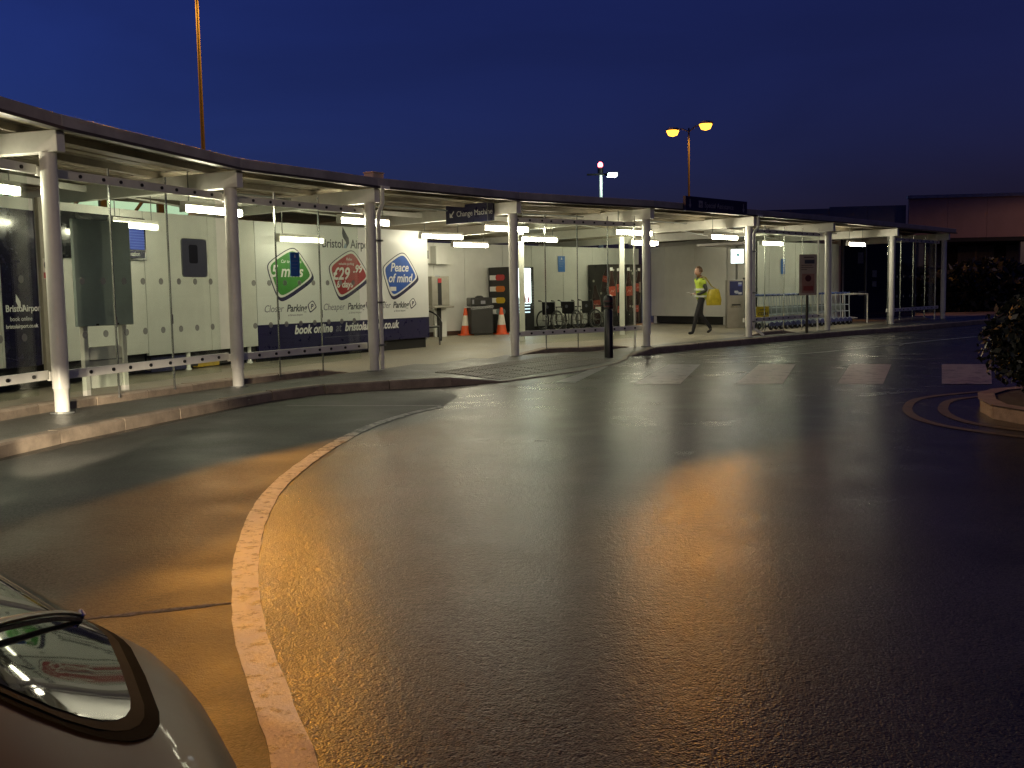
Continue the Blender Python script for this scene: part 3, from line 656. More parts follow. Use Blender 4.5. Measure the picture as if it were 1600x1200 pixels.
b = badge(2.5, z1-0.01, M_red); text('Relax', 0.08, M_txtw, b, 2.42, -0.014, z1+0.27, 0.2); text('valuable parking', 0.07, M_txtw, b, 2.2, -0.014, z1+0.18, 0.2)
text('£29', 0.34, M_txtw, b, 2.0, -0.014, z1-0.11, 0.25, 0.95, bold=0.008); text('.99', 0.22, M_txtw, b, 2.62, -0.014, z1+0.03, 0.25, bold=0.006); text('8 days', 0.19, M_txtw, b, 2.12, -0.014, z1-0.27, 0.25, bold=0.005)
b = badge(4.14, z1-0.02, M_blue); text('Peace', 0.26, M_txtw, b, 3.8, -0.014, z1+0.06, 0.25, bold=0.005); text('of mind', 0.26, M_txtw, b, 3.72, -0.014, z1-0.17, 0.25, bold=0.005)
g = MB(); g.box(3.78, 3.98, -0.0135, -0.012, z1-0.36, z1-0.27); g.build('park_mark', M_txtw, b)
z2 = 1.03+zo
for x, w, sz in ((0.16, 'Closer', 0.19), (1.72, 'Cheaper', 0.19), (3.42, 'Safer', 0.19)):
    o = text(w, sz, M_txtg, ad, x, -0.002, z2, 0.25, 0.94); ww = max(v.co.x for v in o.data.vertices)
    o2 = text('Parking', sz, M_txtd, ad, x+ww+0.07, -0.002, z2, 0.25, 0.94, bold=0.004); w2 = max(v.co.x for v in o2.data.vertices)
    text('at Bristol Airport', 0.055, M_txtg, ad, x+ww+0.1, -0.002, z2-0.085, 0.2)
    cxx = x+ww+w2+0.2
    g = MB(); g.slab(chaikin([(cxx+a*0.21, z2+0.08+c*0.25) for a, c in SH]), -0.004, -0.001); pm = g.build('park_badge', M_navy, ad)
    g = MB(); g.slab(chaikin([(cxx+a*0.165-0.004, z2+0.085+c*0.2) for a, c in SH]), -0.006, -0.003); g.build('park_badge_face', M_txtw, pm)
    text('P', 0.13, M_navy, pm, cxx-0.045, -0.0065, z2+0.04, 0.2, bold=0.004)
z3 = 0.60+zo
o = text('book online', 0.235, M_txtw, ad, 0.92, -0.004, z3, 0.25, 0.92, bold=0.007); w1 = max(v.co.x for v in o.data.vertices)
o = text('at', 0.235, M_txtg, ad, 0.92+w1+0.08, -0.004, z3, 0.25, 0.92); w2 = max(v.co.x for v in o.data.vertices)
text('bristolairport.co.uk', 0.235, M_txtw, ad, 0.92+w1+w2+0.17, -0.004, z3, 0.25, 0.92, bold=0.007)
g = MB(); g.box(1.75, 3.3, -0.0035, -0.002, 0.49+zo, 0.495+zo); g.build('rule', M_txtg, ad)
z4 = 2.27+zo
o = text('Bristol', 0.25, M_txtd, ad, 1.75, -0.002, z4, 0, 0.93, bold=0.003); text('Airport', 0.25, M_txtd, ad, 2.58, -0.002, z4, 0, 0.93, bold=0.003)
g = MB(); g.slab([(2.46, z4), (2.54, z4+0.1), (2.53, z4+0.2), (2.36, z4+0.42), (2.34, z4+0.3), (2.36, z4+0.22), (2.45, z4+0.12)], -0.004, -0.001); g.build('wing_logo', M_txtd, ad)
g = MB(); g.slab([(2.37, z4-0.0), (2.45, z4-0.01), (2.46, z4+0.06), (2.42, z4+0.1)], -0.004, -0.001); g.build('wing_tip', mat('pale_blue_print', (0.3, 0.4, 0.5), 0.4), ad)

# blue notices
def notice(name, lab, p, yaw, w, h, m=M_bluep, lines=3):
    t = thing(name, lab, 'poster', p, yaw, 'blue notices on the glass and walls'); g = MB(); g.box(-w/2, w/2, -0.006, 0, 0, h); g.build('sheet', m, t)
    g = MB(); g.slab([(-w*0.1, h*0.78), (w*0.12, h*0.78), (w*0.0, h*0.93)], -0.0075, -0.006); g.build('symbol', M_txtw, t)
    for k in range(lines):
        g = MB(); g.box(-w*0.35, w*(0.35-0.1*k), -0.0075, -0.006, h*(0.62-0.14*k), h*(0.66-0.14*k)); g.build('text_line', mat('poster_line', (0.2, 0.3, 0.6), 0.5), t)
    return t
pa = offs(2, 0.47, 0.185)
notice('notice', 'blue notice stuck on the glass in front of the green badge', (pa[0]-0.0, pa[1], 1.62), yaw_of(POST[2], POST[3]), 0.2, 0.36)

# bench by the advert cabin end
t = thing('bench', 'dark metal bench with curved arm beside the advert cabin end', 'bench', (-1.85, 24.0, GZ), R(57))
for x in (-0.75, 0.0):
    g = MB(); g.tube([(x, -0.22, 0), (x, -0.2, 0.42), (x, 0.22, 0.40), (x, 0.25, 0)], 0.022, 8); g.build('leg', M_black, t, smooth=50)
    g = MB(); g.tube([(x, -0.26, 0.1)] + [(x, 0.2-0.5*math.cos(a*0.262), 0.42+0.38*math.sin(a*0.262)) for a in range(1, 6)] + [(x, 0.26, 0.84)], 0.02, 8); g.build('arm', M_black, t, smooth=60)
for k in range(5):
    g = MB(); g.box(-0.78, 0.03, -0.2+k*0.085, -0.13+k*0.085, 0.43, 0.45); g.build('seat_slat', M_grey, t)
for k in range(3):
    g = MB(); g.box(-0.78, 0.03, 0.22+k*0.01, 0.24+k*0.01, 0.55+k*0.1, 0.63+k*0.1); g.build('back_slat', M_grey, t)

# recess wall
R0 = (-4.1, 26.6); RD = Vector((0.681, 0.732)).normalized(); RN = Vector((RD.y, -RD.x)); RYAW = math.atan2(RD.y, RD.x); RL = 12.6
def rec(u, y): p = Vector(R0)+RD*u+RN*y; return (p.x, p.y, ground_z(p.x, p.y))   # y metres in front of the wall
rw = thing('cabin', 'long white panelled wall behind the vending machines and wheelchairs', 'cabin', (*R0, GZ), RYAW)
wall_panels(rw, RL, (1.2, 2.9, 4.1, 5.7, 7.0, 8.5, 10.0, 11.3), 0.12, 2.6)
g = MB(); g.box(0, RL, 0.12, 2.4, 2.5, 2.58); g.build('roof', M_fascia, rw)
g = MB(); g.box(2.2, 5.2, -0.12, -0.01, 0.0, 0.12); g.build('skirting', mat('brown_timber', (0.06, 0.035, 0.025), 0.6), rw)
p = rec(2.98, 0.0)
t = thing('wall_box', 'cream ventilation box mounted high on the wall above the ticket machine', 'wall box', (p[0], p[1], 2.12), RYAW)
g = MB(); g.box(-0.2, 0.2, -0.24, -0.004, 0.03, 0.5); g.build('case', M_panel, t, bevel=0.01)
g = MB(); g.box(-0.3, 0.3, -0.34, -0.004, 0, 0.028); g.build('shelf', M_panel, t)
# ticket machine
p = rec(2.55, 0.55)
t = thing('ticket_machine', 'grey ticket machine with a dark red topped slot panel on a pedestal', 'ticket machine', p, RYAW-0.25)
g = MB(); g.box(-0.27, 0.27, -0.12, 0.14, 0.86, 1.66); g.build('cabinet', M_stain, t, bevel=0.015)
g = MB(); g.box(-0.09, 0.02, -0.135, -0.121, 0.88, 1.6); sp = g.build('slot_panel', M_black, t)
g = MB(); g.box(-0.09, 0.02, -0.142, -0.136, 1.48, 1.6); g.build('red_cap', M_red, sp)
g = MB(); g.box(-0.3, 0.32, -0.28, 0.1, 0.8, 0.85); g.build('shelf', M_stain, t, bevel=0.01)
g = MB(); g.box(-0.05, 0.05, -0.03, 0.03, 0, 0.8); g.build('pedestal', M_dark, t)
g = MB(); g.box(-0.12, 0.25, 0.04, 0.12, 0, 0.8); g.build('rear_panel', M_panel, t)
p = rec(3.02, 0.02); notice('notice', 'blue notice on the wall beside the ticket machine', (p[0], p[1], 1.44), RYAW, 0.18, 0.36, lines=2)
p = rec(8.4, 0.02); notice('notice', 'blue notice on the wall above the wheelchairs', (p[0], p[1], 1.92), RYAW, 0.34, 0.5)

# litter bin and cones
t = thing('litter_bin', 'large black litter bin between two traffic cones', 'litter bin', (-0.88, 28.95, GZ), RYAW-0.55)
g = MB(); g.box(-0.32, 0.32, -0.3, 0.3, 0.04, 0.78); g.build('body', M_blk2, t, bevel=0.03)
g = MB(); g.add([(-0.33,-0.315,0.72),(0.33,-0.315,0.76),(0.33,-0.315,0.84),(-0.33,-0.315,0.80)], [(0,1,2,3)]); g.box(-0.33, 0.33, -0.312, 0.31, 0.79, 0.815); g.build('steel_band', M_chrome, t)
g = MB(); g.box(-0.31, 0.31, -0.28, 0.29, 0.82, 1.06); hd = g.build('hood', M_black, t, bevel=0.03)
g = MB(); g.box(-0.22, 0.22, -0.295, -0.275, 0.87, 1.0); g.build('opening', M_dark, hd)
g = MB(); g.box(-0.27, -0.21, -0.29, -0.281, 0.88, 1.0); g.box(-0.03, 0.1, -0.299, -0.296, 0.88, 0.97); g.build('sticker', M_txtg, hd)
g = MB(); g.lathe([(0.12, 1.06), (0.12, 1.08), (0.06, 1.11)], (0.0, 0, 0), 12); g.build('ashtray', M_black, t)
def cone(p, lab):
    t = thing('traffic_cone', lab, 'traffic cone', p, 0.3, 'traffic cones by the litter bin')
    g = MB(); g.prism([(x, y) for x, y in rrect(-0.2, 0.2, -0.2, 0.2, 0.06)], 0, 0.035); g.build('base', M_orange, t)
    def fr(z): return 0.155-0.118*(z-0.035)/0.72
    for z0, z1, m, nm in ((0.035, 0.27, M_orange, 'lower_band'), (0.27, 0.56, M_refl, 'white_sleeve'), (0.56, 0.755, M_orange, 'tip')):
        e = 0.004 if m is M_refl else 0
        g = MB(); g.lathe([(fr(z0)+e, z0), (fr(z1)+e, z1)] + ([(fr(z1)-0.008, z1+0.01)] if nm == 'tip' else []), (0,0,0), 18); g.build(nm, m, t, smooth=40)
cone((-0.27, 29.25, GZ), 'orange and white traffic cone standing beside the vending machine')
cone((-1.28, 29.0, GZ), 'orange and white traffic cone half hidden behind the litter bin')

# vending machines
def vend_root(u, y, lab, w): 
    p = rec(u, y); return thing('vending_machine', lab, 'vending machine', p, RYAW)
t = vend_root(5.02, 0.88, 'black vending machine with brightly lit white drinks window', 0.9)
g = MB(); g.box(0, 1.08, 0.0, 0.82, 0.05, 1.92); g.build('cabinet', M_black, t, bevel=0.012)
wz = emit('vending_window', (0.86, 0.97, 1.0), 5.5, True)
g = MB(); g.box(0.1, 0.93, -0.012, -0.002, 0.86, 1.88); wn = g.build('lit_window', wz, t)
for k, c in enumerate(((0.05,0.05,0.06),(0.03,0.05,0.2),(0.02,0.12,0.05),(0.3,0.02,0.03),(0.35,0.02,0.06))):
    g = MB(); x = 0.2+k*0.15; g.lathe([(0.025, 0.87), (0.027, 1.0), (0.012, 1.06), (0.012, 1.1+0.02*k)], (x, -0.03, 0), 8); g.build('bottle', mat('bottle%d' % k, c, 0.3), wn, smooth=60)
for k in range(3):
    g = MB(); g.box(0.1, 0.88, -0.02, -0.002, 0.58+k*0.095, 0.615+k*0.095); g.build('lit_shelf_edge', emit('shelf_edge', (0.75, 0.9, 1.0), 1.6), t)
g = MB(); g.box(0.95, 1.06, -0.02, -0.002, 0.7, 1.5); kp = g.build('keypad_panel', mat('keypad', (0.08, 0.09, 0.09), 0.4), t)
for k in range(8):
    g = MB(); g.box(0.965, 1.045, -0.026, -0.02, 0.78+k*0.08, 0.82+k*0.08); g.build('button', M_txtg, kp)
g = MB(); g.box(0.1, 0.72, -0.015, -0.002, 0.2, 0.45); g.build('delivery_flap', mat('flap', (0.03, 0.035, 0.045), 0.2), t, bevel=0.01)
for k, c in enumerate(((0.45, 0.03, 0.03), (0.6, 0.16, 0.02), (0.6, 0.4, 0.01), (0.25, 0.33, 0.33))):
    z = 1.62-0.33*k
    g = MB(); g.box(-0.012, -0.001, 0.5, 0.76, z-0.07, z+0.07); pc = g.build('side_print', M_txtw, t)
    pts = [(0.52-0.4*s, z) for s in (0, 1)]
    g = MB(); pl = rrect(0.16, 0.52, z-0.085, z+0.085, 0.08); vs = [(-0.016, a, b) for a, b in pl]+[(-0.002, a, b) for a, b in pl]; n = len(pl)
    g.add(vs, [tuple(range(n)), tuple(range(2*n-1, n-1, -1))]+[(i, n+i, n+(i+1)%n, (i+1)%n) for i in range(n)]); g.build('side_drop', mat('drop%d' % k, c, 0.35), pc)
# bottle printed machines
BOT = [(0.0,0.0),(0.12,0.0),(0.14,0.1),(0.13,0.35),(0.15,0.55),(0.13,0.75),(0.06,0.95),(0.05,1.1)]
def bottle_print(parent, face, cx, cz, s, lean, cap):
    """flat printed bottle; face 'f' on the front, 's' on the side"""
    def put(poly, d, m, nm):
        g = MB(); rot = [(cx+(x*math.cos(lean)-z*math.sin(lean))*s, cz+(x*math.sin(lean)+z*math.cos(lean))*s) for x, z in poly]
        n = len(rot)
        vs = [(a, -d, b) for a, b in rot]+[(a, -0.0005, b) for a, b in rot] if face == 'f' else [(-d, a, b) for a, b in rot]+[(-0.0005, a, b) for a, b in rot]
        g.add(vs, [tuple(range(n)), tuple(range(2*n-1, n-1, -1))]+[(i, n+i, n+(i+1)%n, (i+1)%n) for i in range(n)]); return g.build(nm, m, parent)
    full = [(x, z) for x, z in BOT]+[(-x, z) for x, z in reversed(BOT[1:])]
    rim = [(x*1.14, z) for x, z in BOT]+[(-x*1.14, z) for x, z in reversed(BOT[1:])]
    put(rim, 0.003, mat('bottle_sheen', (0.22, 0.23, 0.2), 0.3), 'printed_sheen')
    put(full, 0.006, mat('bottle_dark', (0.035, 0.012, 0.01), 0.25), 'printed_bottle')
    put([(-0.145, 0.42), (0.145, 0.42), (0.14, 0.68), (-0.14, 0.68)], 0.009, mat('bottle_label', (0.42, 0.07, 0.04), 0.35, var=0.5, scale=14), 'printed_label')
    if cap: put([(-0.06, 1.1), (0.06, 1.1), (0.06, 1.19), (-0.06, 1.19)], 0.009, M_txtw, 'printed_cap')
    put([(-0.09, 0.5), (-0.02, 0.56), (0.04, 0.52), (0.1, 0.58), (0.1, 0.6), (0.03, 0.55), (-0.02, 0.59), (-0.09, 0.53)], 0.011, mat('label_script', (0.6, 0.35, 0.3), 0.4), 'printed_script')
for k, lab in enumerate(('dark vending machine printed with large cola bottles beside the wheelchairs', 'dark vending machine printed with cola bottles next to the white end cabin')):
    t = vend_root(9.72+k*0.92, 0.87, lab, 0.9)
    mb = mat('machine_brown', (0.028, 0.024, 0.02), 0.3, var=0.6, scale=3)
    g = MB(); g.box(0, 0.9, 0, 0.83, 0.06, 2.03); g.build('cabinet', mb, t, bevel=0.012)
    bottle_print(t, 'f', 0.24, 0.5, 1.2, 0.06, True); bottle_print(t, 'f', 0.66, 0.72, 1.0, 0.12 if k == 0 else -0.08, True); bottle_print(t, 'f', 0.6, 0.1, 0.85, 0.0, False)
    if k == 0:
        bottle_print(t, 's', 0.42, 0.1, 1.15, -0.1, False); bottle_print(t, 's', 0.2, 1.15, 0.75, 0.2, False)
    for q in range(7):
        g = MB(); g.wheel((random.uniform(0.08, 0.85), -0.012, random.uniform(0.3, 1.9)), random.uniform(0.02, 0.045), 0.004, 12); g.build('printed_bubble', mat('bubble', (0.5, 0.48, 0.42), 0.3), t)
    if k == 0:
        for q in range(3):
            g = MB(); g.wheel((-0.012, random.uniform(0.1, 0.7), 0.7+0.4*q), 0.04, 0.004, 12, ax='x'); g.build('printed_bubble', mat('bubble', (0.5, 0.48, 0.42), 0.3), t)
    g = MB(); g.box(0.12, 0.55, -0.02, -0.002, 0.16, 0.36); g.build('delivery_flap', M_black, t, bevel=0.01)
    g = MB(); g.box(0.74, 0.84, -0.02, -0.002, 1.1, 1.45); g.build('coin_panel', M_stain, t)

# wheelchairs
def wheelchair():
    t = thing('wheelchair', '', 'wheelchair', group='wheelchairs parked along the wall')
    for s in (-1, 1):
        y = s*0.27
        g = MB(); g.wheel((0, y, 0.31), 0.31, 0.03, 24, rin=0.275); w = g.build('wheel', M_blk2, t)
        g = MB(); g.wheel((0, y+s*0.025, 0.31), 0.262, 0.016, 24, rin=0.247); g.build('hand_rim', M_chrome, w)
        g = MB()
        for k in range(8): g.tube([(0, y, 0.31), (0.28*math.cos(k*math.pi/4), y, 0.31+0.28*math.sin(k*math.pi/4))], 0.003, 4)
        g.build('spokes', M_chrome, w)
        g = MB(); g.wheel((0.38, y*0.9, 0.09), 0.09, 0.025, 14); g.build('caster', M_blk2, t)
        g = MB(); g.tube([(-0.02, y*0.9, 0.3), (-0.06, y*0.9, 0.88), (-0.17, y*0.9, 0.91)], 0.012, 6); g.tube([(-0.03, y*0.9, 0.48), (0.38, y*0.9, 0.5), (0.48, y*0.9, 0.2), (0.52, y*0.9, 0.1)], 0.012, 6)
        g.tube([(0.38, y*0.9, 0.1), (0.38, y*0.9, 0.5)], 0.012, 6); g.tube([(-0.04, y*0.9, 0.3), (0.38, y*0.9, 0.26)], 0.012, 6); g.build('side_frame', M_chrome, t)
        g = MB(); g.tube([(-0.12, y*0.9, 0.90), (-0.22, y*0.9, 0.91)], 0.02, 8); g.build('push_handle', M_black, t)
        g = MB(); g.box(0.0, 0.3, y*0.95-0.025, y*0.95+0.025, 0.70, 0.73); g.tube([(0.02, y*0.95, 0.5), (0.02, y*0.95, 0.7)], 0.01, 6); g.tube([(0.28, y*0.95, 0.5), (0.28, y*0.95, 0.7)], 0.01, 6); g.build('armrest', M_black, t)
        g = MB(); g.box(0.02, 0.28, y*0.95-0.004, y*0.95+0.004, 0.5, 0.68); g.build('side_panel', M_panel, t)
        g = MB(); g.box(0.48, 0.62, y*0.5-0.09, y*0.5+0.09, 0.09, 0.11); g.build('footplate', M_black, t)
    g = MB(); g.box(-0.03, 0.38, -0.24, 0.24, 0.49, 0.52); g.build('seat', M_black, t, bevel=0.01)
    g = MB(); g.box(-0.075, -0.045, -0.235, 0.235, 0.5, 0.87); bk = g.build('backrest', M_black, t, bevel=0.01)
    g = MB(); g.wheel((-0.079, 0.03, 0.72), 0.05, 0.006, 14, ax='x'); g.build('emblem', M_txtg, bk)
    return t
wc0 = wheelchair()
for k, (u, yw, lab) in enumerate(((6.95, 0.75, 'black wheelchair parked beside the lit vending machine'), (7.85, 0.85, 'black wheelchair in the middle of the three by the wall'), (8.85, 0.6, 'black wheelchair parked next to the cola bottle vending machine'))):
    o = wc0 if k == 0 else copy_tree(wc0)
    p = rec(u, 0.75); o.location = p; o.rotation_euler = (0, 0, RYAW-0.1+yw-0.6); o['label'] = lab

# white end cabin
FA, FB = (4.95, 36.2), (6.99, 33.25)
yw, L = frame(FA, FB)
t = thing('cabin', 'white end cabin on feet behind the walking person', 'cabin', (*FA, GZ), yw)
wall_panels(t, L, (L*0.2, L*0.6), 0.27, 2.66)
g = MB(); g.box(0, L, 0.3, 0.4, 0, 0.4); g.build('plinth', M_dark, t)
g = MB(); g.box(L-0.02, L-0.0, 0.06, 2.2, 0.27, 2.66); g.build('end_panel', M_panel, t)
for x in (0.15, L-0.12):
    g = MB(); g.box(x-0.07, x+0.07, 0.05, 0.2, 0, 0.26); g.build('foot_block', M_panel, t)
g = MB(); g.box(0, L, 0.06, 2.2, 2.6, 2.65); g.build('roof', M_fascia, t)
# link wall behind the cash machine
HA = (7.25, 30.6); HD = Vector((0.707, 0.707)); HN = Vector((0.707, -0.707)); HYAW = R(45)
yw, L = frame((7.02, 33.3), HA)
t = thing('cabin', 'narrow pale wall behind the grey cash machine', 'cabin', (7.02, 33.3, GZ), yw)
wall_panels(t, L, (L*0.5,), 0.05, 2.6)
g = MB(); g.tube([(L*0.4, -0.03, 1.4), (L*0.4, -0.03, 2.5), (L*0.4, -0.03, 2.56)], 0.03, 8); g.build('conduit', M_grey, t)
p = (6.86, 31.15)
t = thing('light_box', 'small glowing white sign box above the cash machine', 'light box', (p[0], p[1], 2.05), R(0))
g = MB(); g.box(-0.2, 0.2, -0.06, 0.06, 0, 0.44); g.build('case', M_panel, t)
g = MB(); g.box(-0.185, 0.185, -0.068, -0.061, 0.015, 0.425); lf = g.build('lit_face', emit('lit_sign', (0.75, 0.95, 1.0), 3.2, True), t)
g = MB(); g.slab([(0.02, 0.2), (0.08, 0.26), (0.02, 0.32), (-0.04, 0.26)], -0.071, -0.069); g.build('mark', mat('teal_mark', (0.05, 0.35, 0.4), 0.4), lf)
g = MB(); g.tube([(0, 0.06, 0.36), (0, 0.25, 0.36)], 0.02, 8); g.build('bracket', M_grey, t)
t = thing('cash_machine', 'grey steel cash machine with a blue screen beside the drainpipe post', 'cash machine', (6.72, 30.55, GZ), R(-4))
g = MB(); g.box(-0.27, 0.24, 0, 0.45, 0, 1.44); g.build('cabinet', M_stain, t, bevel=0.012)
g = MB(); g.box(-0.2, 0.18, -0.014, -0.002, 0.98, 1.4); sc_ = g.build('screen_panel', mat('screen_dark', (0.03, 0.035, 0.1), 0.2), t)
for k in range(5):
    g = MB(); x = -0.15+0.27*random.random(); z = 1.0+0.3*random.random(); g.box(x, x+0.1, -0.019, -0.014-0.0005*k, z, z+0.06); g.build('screen_item', mat('screen_pale%d' % k, random.choice([(0.35,0.38,0.5),(0.1,0.12,0.4),(0.5,0.5,0.55)]), 0.3), sc_)
g = MB(); g.box(-0.14, 0.12, -0.012, -0.002, 0.68, 0.72); g.build('slot', M_black, t)
g = MB(); g.box(-0.16, 0.14, -0.02, -0.002, 0.63, 0.67); g.build('slot_lip', M_chrome, t)
g = MB(); g.box(0.26, 0.42, 0.1, 0.5, 0, 1.5); g.build('side_unit', M_dark, t)

# trolley wall, curved at its far end
HL = 4.9
t = thing('cabin', 'white panelled wall with a rounded end behind the luggage trolleys', 'cabin', (*HA, GZ), HYAW)
wall_panels(t, HL, (0.85, 2.4, 3.75, 3.95), 0.05, 2.58)
g = MB(); n = 14; RR = 1.5
vs = []
for k in range(n+1):
    a = k/n*R(85); x = HL+RR*math.sin(a); y = RR-RR*math.cos(a); vs += [(x, y, 0.05), (x, y, 2.58)]
g.add(vs, [(2*k, 2*k+2, 2*k+3, 2*k+1) for k in range(n)]); g.build('curved_end', M_panel, t, smooth=60)
g = MB(); g.box(-0.05, HL+0.8, 0.4, 2, 2.5, 2.57); g.build('roof', M_fascia, t)
def hp(u, y): p = Vector(HA)+HD*u+HN*y; return (p.x, p.y, ground_z(p.x, p.y))
p = hp(1.62, 0.02); notice('notice', 'blue notice on the white wall above the luggage trolleys', (p[0], p[1], 1.72), HYAW, 0.24, 0.46)

# navy glazed wall beyond
a, b = (12.6, 37.4), (15.5, 39.4); yw, L = frame(a, b)
t = thing('glazed_wall', 'dark navy glazed wall with faint white notices past the rounded white wall', 'glazed wall', (*a, GZ), yw)
g = MB(); g.box(-0.8, L, 0, 0.1, 0, 2.9); g.build('glazing', mat('navy_glass', (0.01, 0.012, 0.03), 0.06), t)
for x, z, w, h in ((0.05, 2.0, 0.3, 0.4), (0.9, 1.5, 0.25, 0.25), (0.9, 1.15, 0.25, 0.2), (0.1, 0.95, 0.35, 0.05), (0.1, 0.82, 0.3, 0.05)):
    g = MB(); g.box(x, x+w, -0.008, -0.001, z, z+h); g.build('notice_sheet', mat('dim_sheet', (0.16, 0.17, 0.2), 0.5, var=0.6, scale=25), t)
for x in (-0.8, 0.5, 2.0, L):
    g = MB(); g.box(x-0.03, x+0.03, -0.03, -0.001, 0, 2.9); g.build('mullion', M_grey, t)

# luggage trolleys
M_trol = mat('trolley_steel', (0.62, 0.68, 0.76), 0.35, metal=0.25)
def trolley():
    t = thing('luggage_trolley', 'silver luggage trolley with blue handle nested in the long row', 'luggage trolley', group='luggage trolleys nested in a row')
    g = MB(); g.tube([(0, -0.3, 0.98), (0, 0.3, 0.98)], 0.027, 8); g.tube([(0.0, -0.3, 0.98), (0.2, -0.3, 1.0)], 0.02, 6); g.tube([(0.0, 0.3, 0.98), (0.2, 0.3, 1.0)], 0.02, 6); g.build('handle', mat('blue_handle', (0.06, 0.1, 0.3), 0.4), t, smooth=50)
    g = MB()
    for s in (-0.3, 0.3): g.tube([(0.16, s, 0.97), (0.2, s*0.95, 0.6), (0.26, s*0.9, 0.22)], 0.014, 6)
    g.tube([(0.2, -0.29, 0.62), (0.2, 0.29, 0.62)], 0.012, 6); g.tube([(0.23, -0.29, 0.42), (0.23, 0.29, 0.42)], 0.012, 6); g.build('frame', M_trol, t, smooth=50)
    g = MB(); g.box(0.19, 0.21, -0.14, 0.14, 0.45, 0.66); g.build('advert_panel', mat('trolley_panel', (0.3, 0.34, 0.36), 0.4, var=0.8, scale=3), t)
    g = MB(); g.tube([(0.24, -0.27, 0.22), (0.95, -0.2, 0.17), (1.0, 0, 0.17), (0.95, 0.2, 0.17), (0.24, 0.27, 0.22)], 0.016, 6); g.tube([(0.25, 0, 0.21), (1.0, 0, 0.17)], 0.012, 6); g.build('base_frame', M_trol, t, smooth=50)
    for x, y in ((0.2, -0.28), (0.2, 0.28), (0.92, 0.0)):
        g = MB(); g.wheel((x, y, 0.085), 0.085, 0.04, 14); w = g.build('wheel', M_blk2, t)
        g = MB(); g.wheel((x, y, 0.085), 0.03, 0.046, 8); g.build('hub', M_trol, w)
    g = MB()
    g.slab([(0.08, 0.12), (0.12, 0.2), (0.22, 0.23), (0.32, 0.18), (0.34, 0.1)], -0.32, -0.295); g.build('wheel_guard', mat('blue_guard', (0.1, 0.11, 0.3), 0.4), t)
    return t
tr0 = trolley()
for k in range(17):
    o = tr0 if k == 0 else copy_tree(tr0)
    p = hp(-1.3+k*0.29, 0.95); o.location = p; o.rotation_euler = (0, 0, HYAW+random.uniform(-0.02, 0.02))
p = hp(-1.85, 1.42)
t = thing('coin_sign', 'small yellow coin sign at the front of the trolley row', 'sign', (p[0], p[1], ground_z(p[0], p[1])), HYAW-0.5)
g = MB(); g.box(-0.19, 0.19, -0.01, 0.01, 0.38, 0.68); pl = g.build('plate', M_yellow, t)
text('COIN', 0.12, M_txtd, pl, -0.15, -0.0125, 0.44, bold=0.003)
g = MB(); g.box(-0.1, 0.1, -0.0125, -0.0105, 0.58, 0.6); g.build('text_line', M_txtd, pl)
g = MB(); g.box(-0.02, 0.02, 0.011, 0.03, 0, 0.66); g.build('stake', M_grey, t)
p = hp(4.15, 0.95)
t = thing('trolley_rail', 'white tubular end rail of the luggage trolley row', 'rail', (p[0], p[1], p[2]), HYAW)
g = MB(); g.tube([(0.35, -0.42, 0), (0.35, -0.42, 0.93), (-0.6, -0.42, 0.95)], 0.025, 8); g.build('near_rail', M_white, t, smooth=50)
g = MB(); g.tube([(0.35, 0.42, 0), (0.35, 0.42, 0.93), (-5.2, 0.42, 0.95), (-5.2, 0.42, 0)], 0.025, 8); g.build('far_rail', M_white, t, smooth=50)
g = MB(); g.tube([(0.35, -0.42, 0.93), (0.35, 0.42, 0.93)], 0.025, 8); g.build('cross_rail', M_white, t)

# information post
t = thing('notice_post', 'dark post carrying a pale notice board with a dark red round symbol', 'sign', (7.75, 26.85, ground_z(7.75, 26.85)), R(8))
g = MB(); g.lathe([(0.035, -0.02), (0.035, 1.95)], (0, 0, 0), 10); g.build('pole', mat('brown_pole', (0.05, 0.04, 0.025), 0.5), t, smooth=50)
g = MB(); g.slab(rrect(-0.24, 0.24, 0.98, 2.04, 0.03), -0.06, -0.04); bd = g.build('board', mat('board_pink', (0.42, 0.34, 0.27), 0.5, var=0.15), t)
g = MB(); g.box(-0.1, 0.17, -0.0635, -0.0605, 1.80, 1.9); g.build('dark_block', M_txtd, bd)
g = MB(); g.box(-0.12, 0.15, -0.0625, -0.0605, 1.95, 1.975)
for k, w in enumerate((0.3, 0.33, 0.16)): g.box(-0.19, -0.19+w, -0.0625, -0.0605, 1.75-k*0.055, 1.765-k*0.055)
g.build('text_line', mat('brown_print', (0.12, 0.07, 0.05), 0.5), bd)
g = MB(); g.box(-0.17, 0.17, -0.0625, -0.0605, 1.04, 1.54); g.build('lower_panel', mat('red_fade', (0.33, 0.17, 0.13), 0.5, var=0.2), bd)
g = MB(); g.wheel((0.0, -0.065, 1.42), 0.085, 0.004, 20); sy = g.build('symbol', mat('maroon', (0.07, 0.012, 0.015), 0.5), bd)
g = MB(); g.box(-0.13, 0.14, -0.065, -0.063, 1.1, 1.22); g.build('red_strip', mat('faded_red', (0.26, 0.05, 0.04), 0.5), bd)

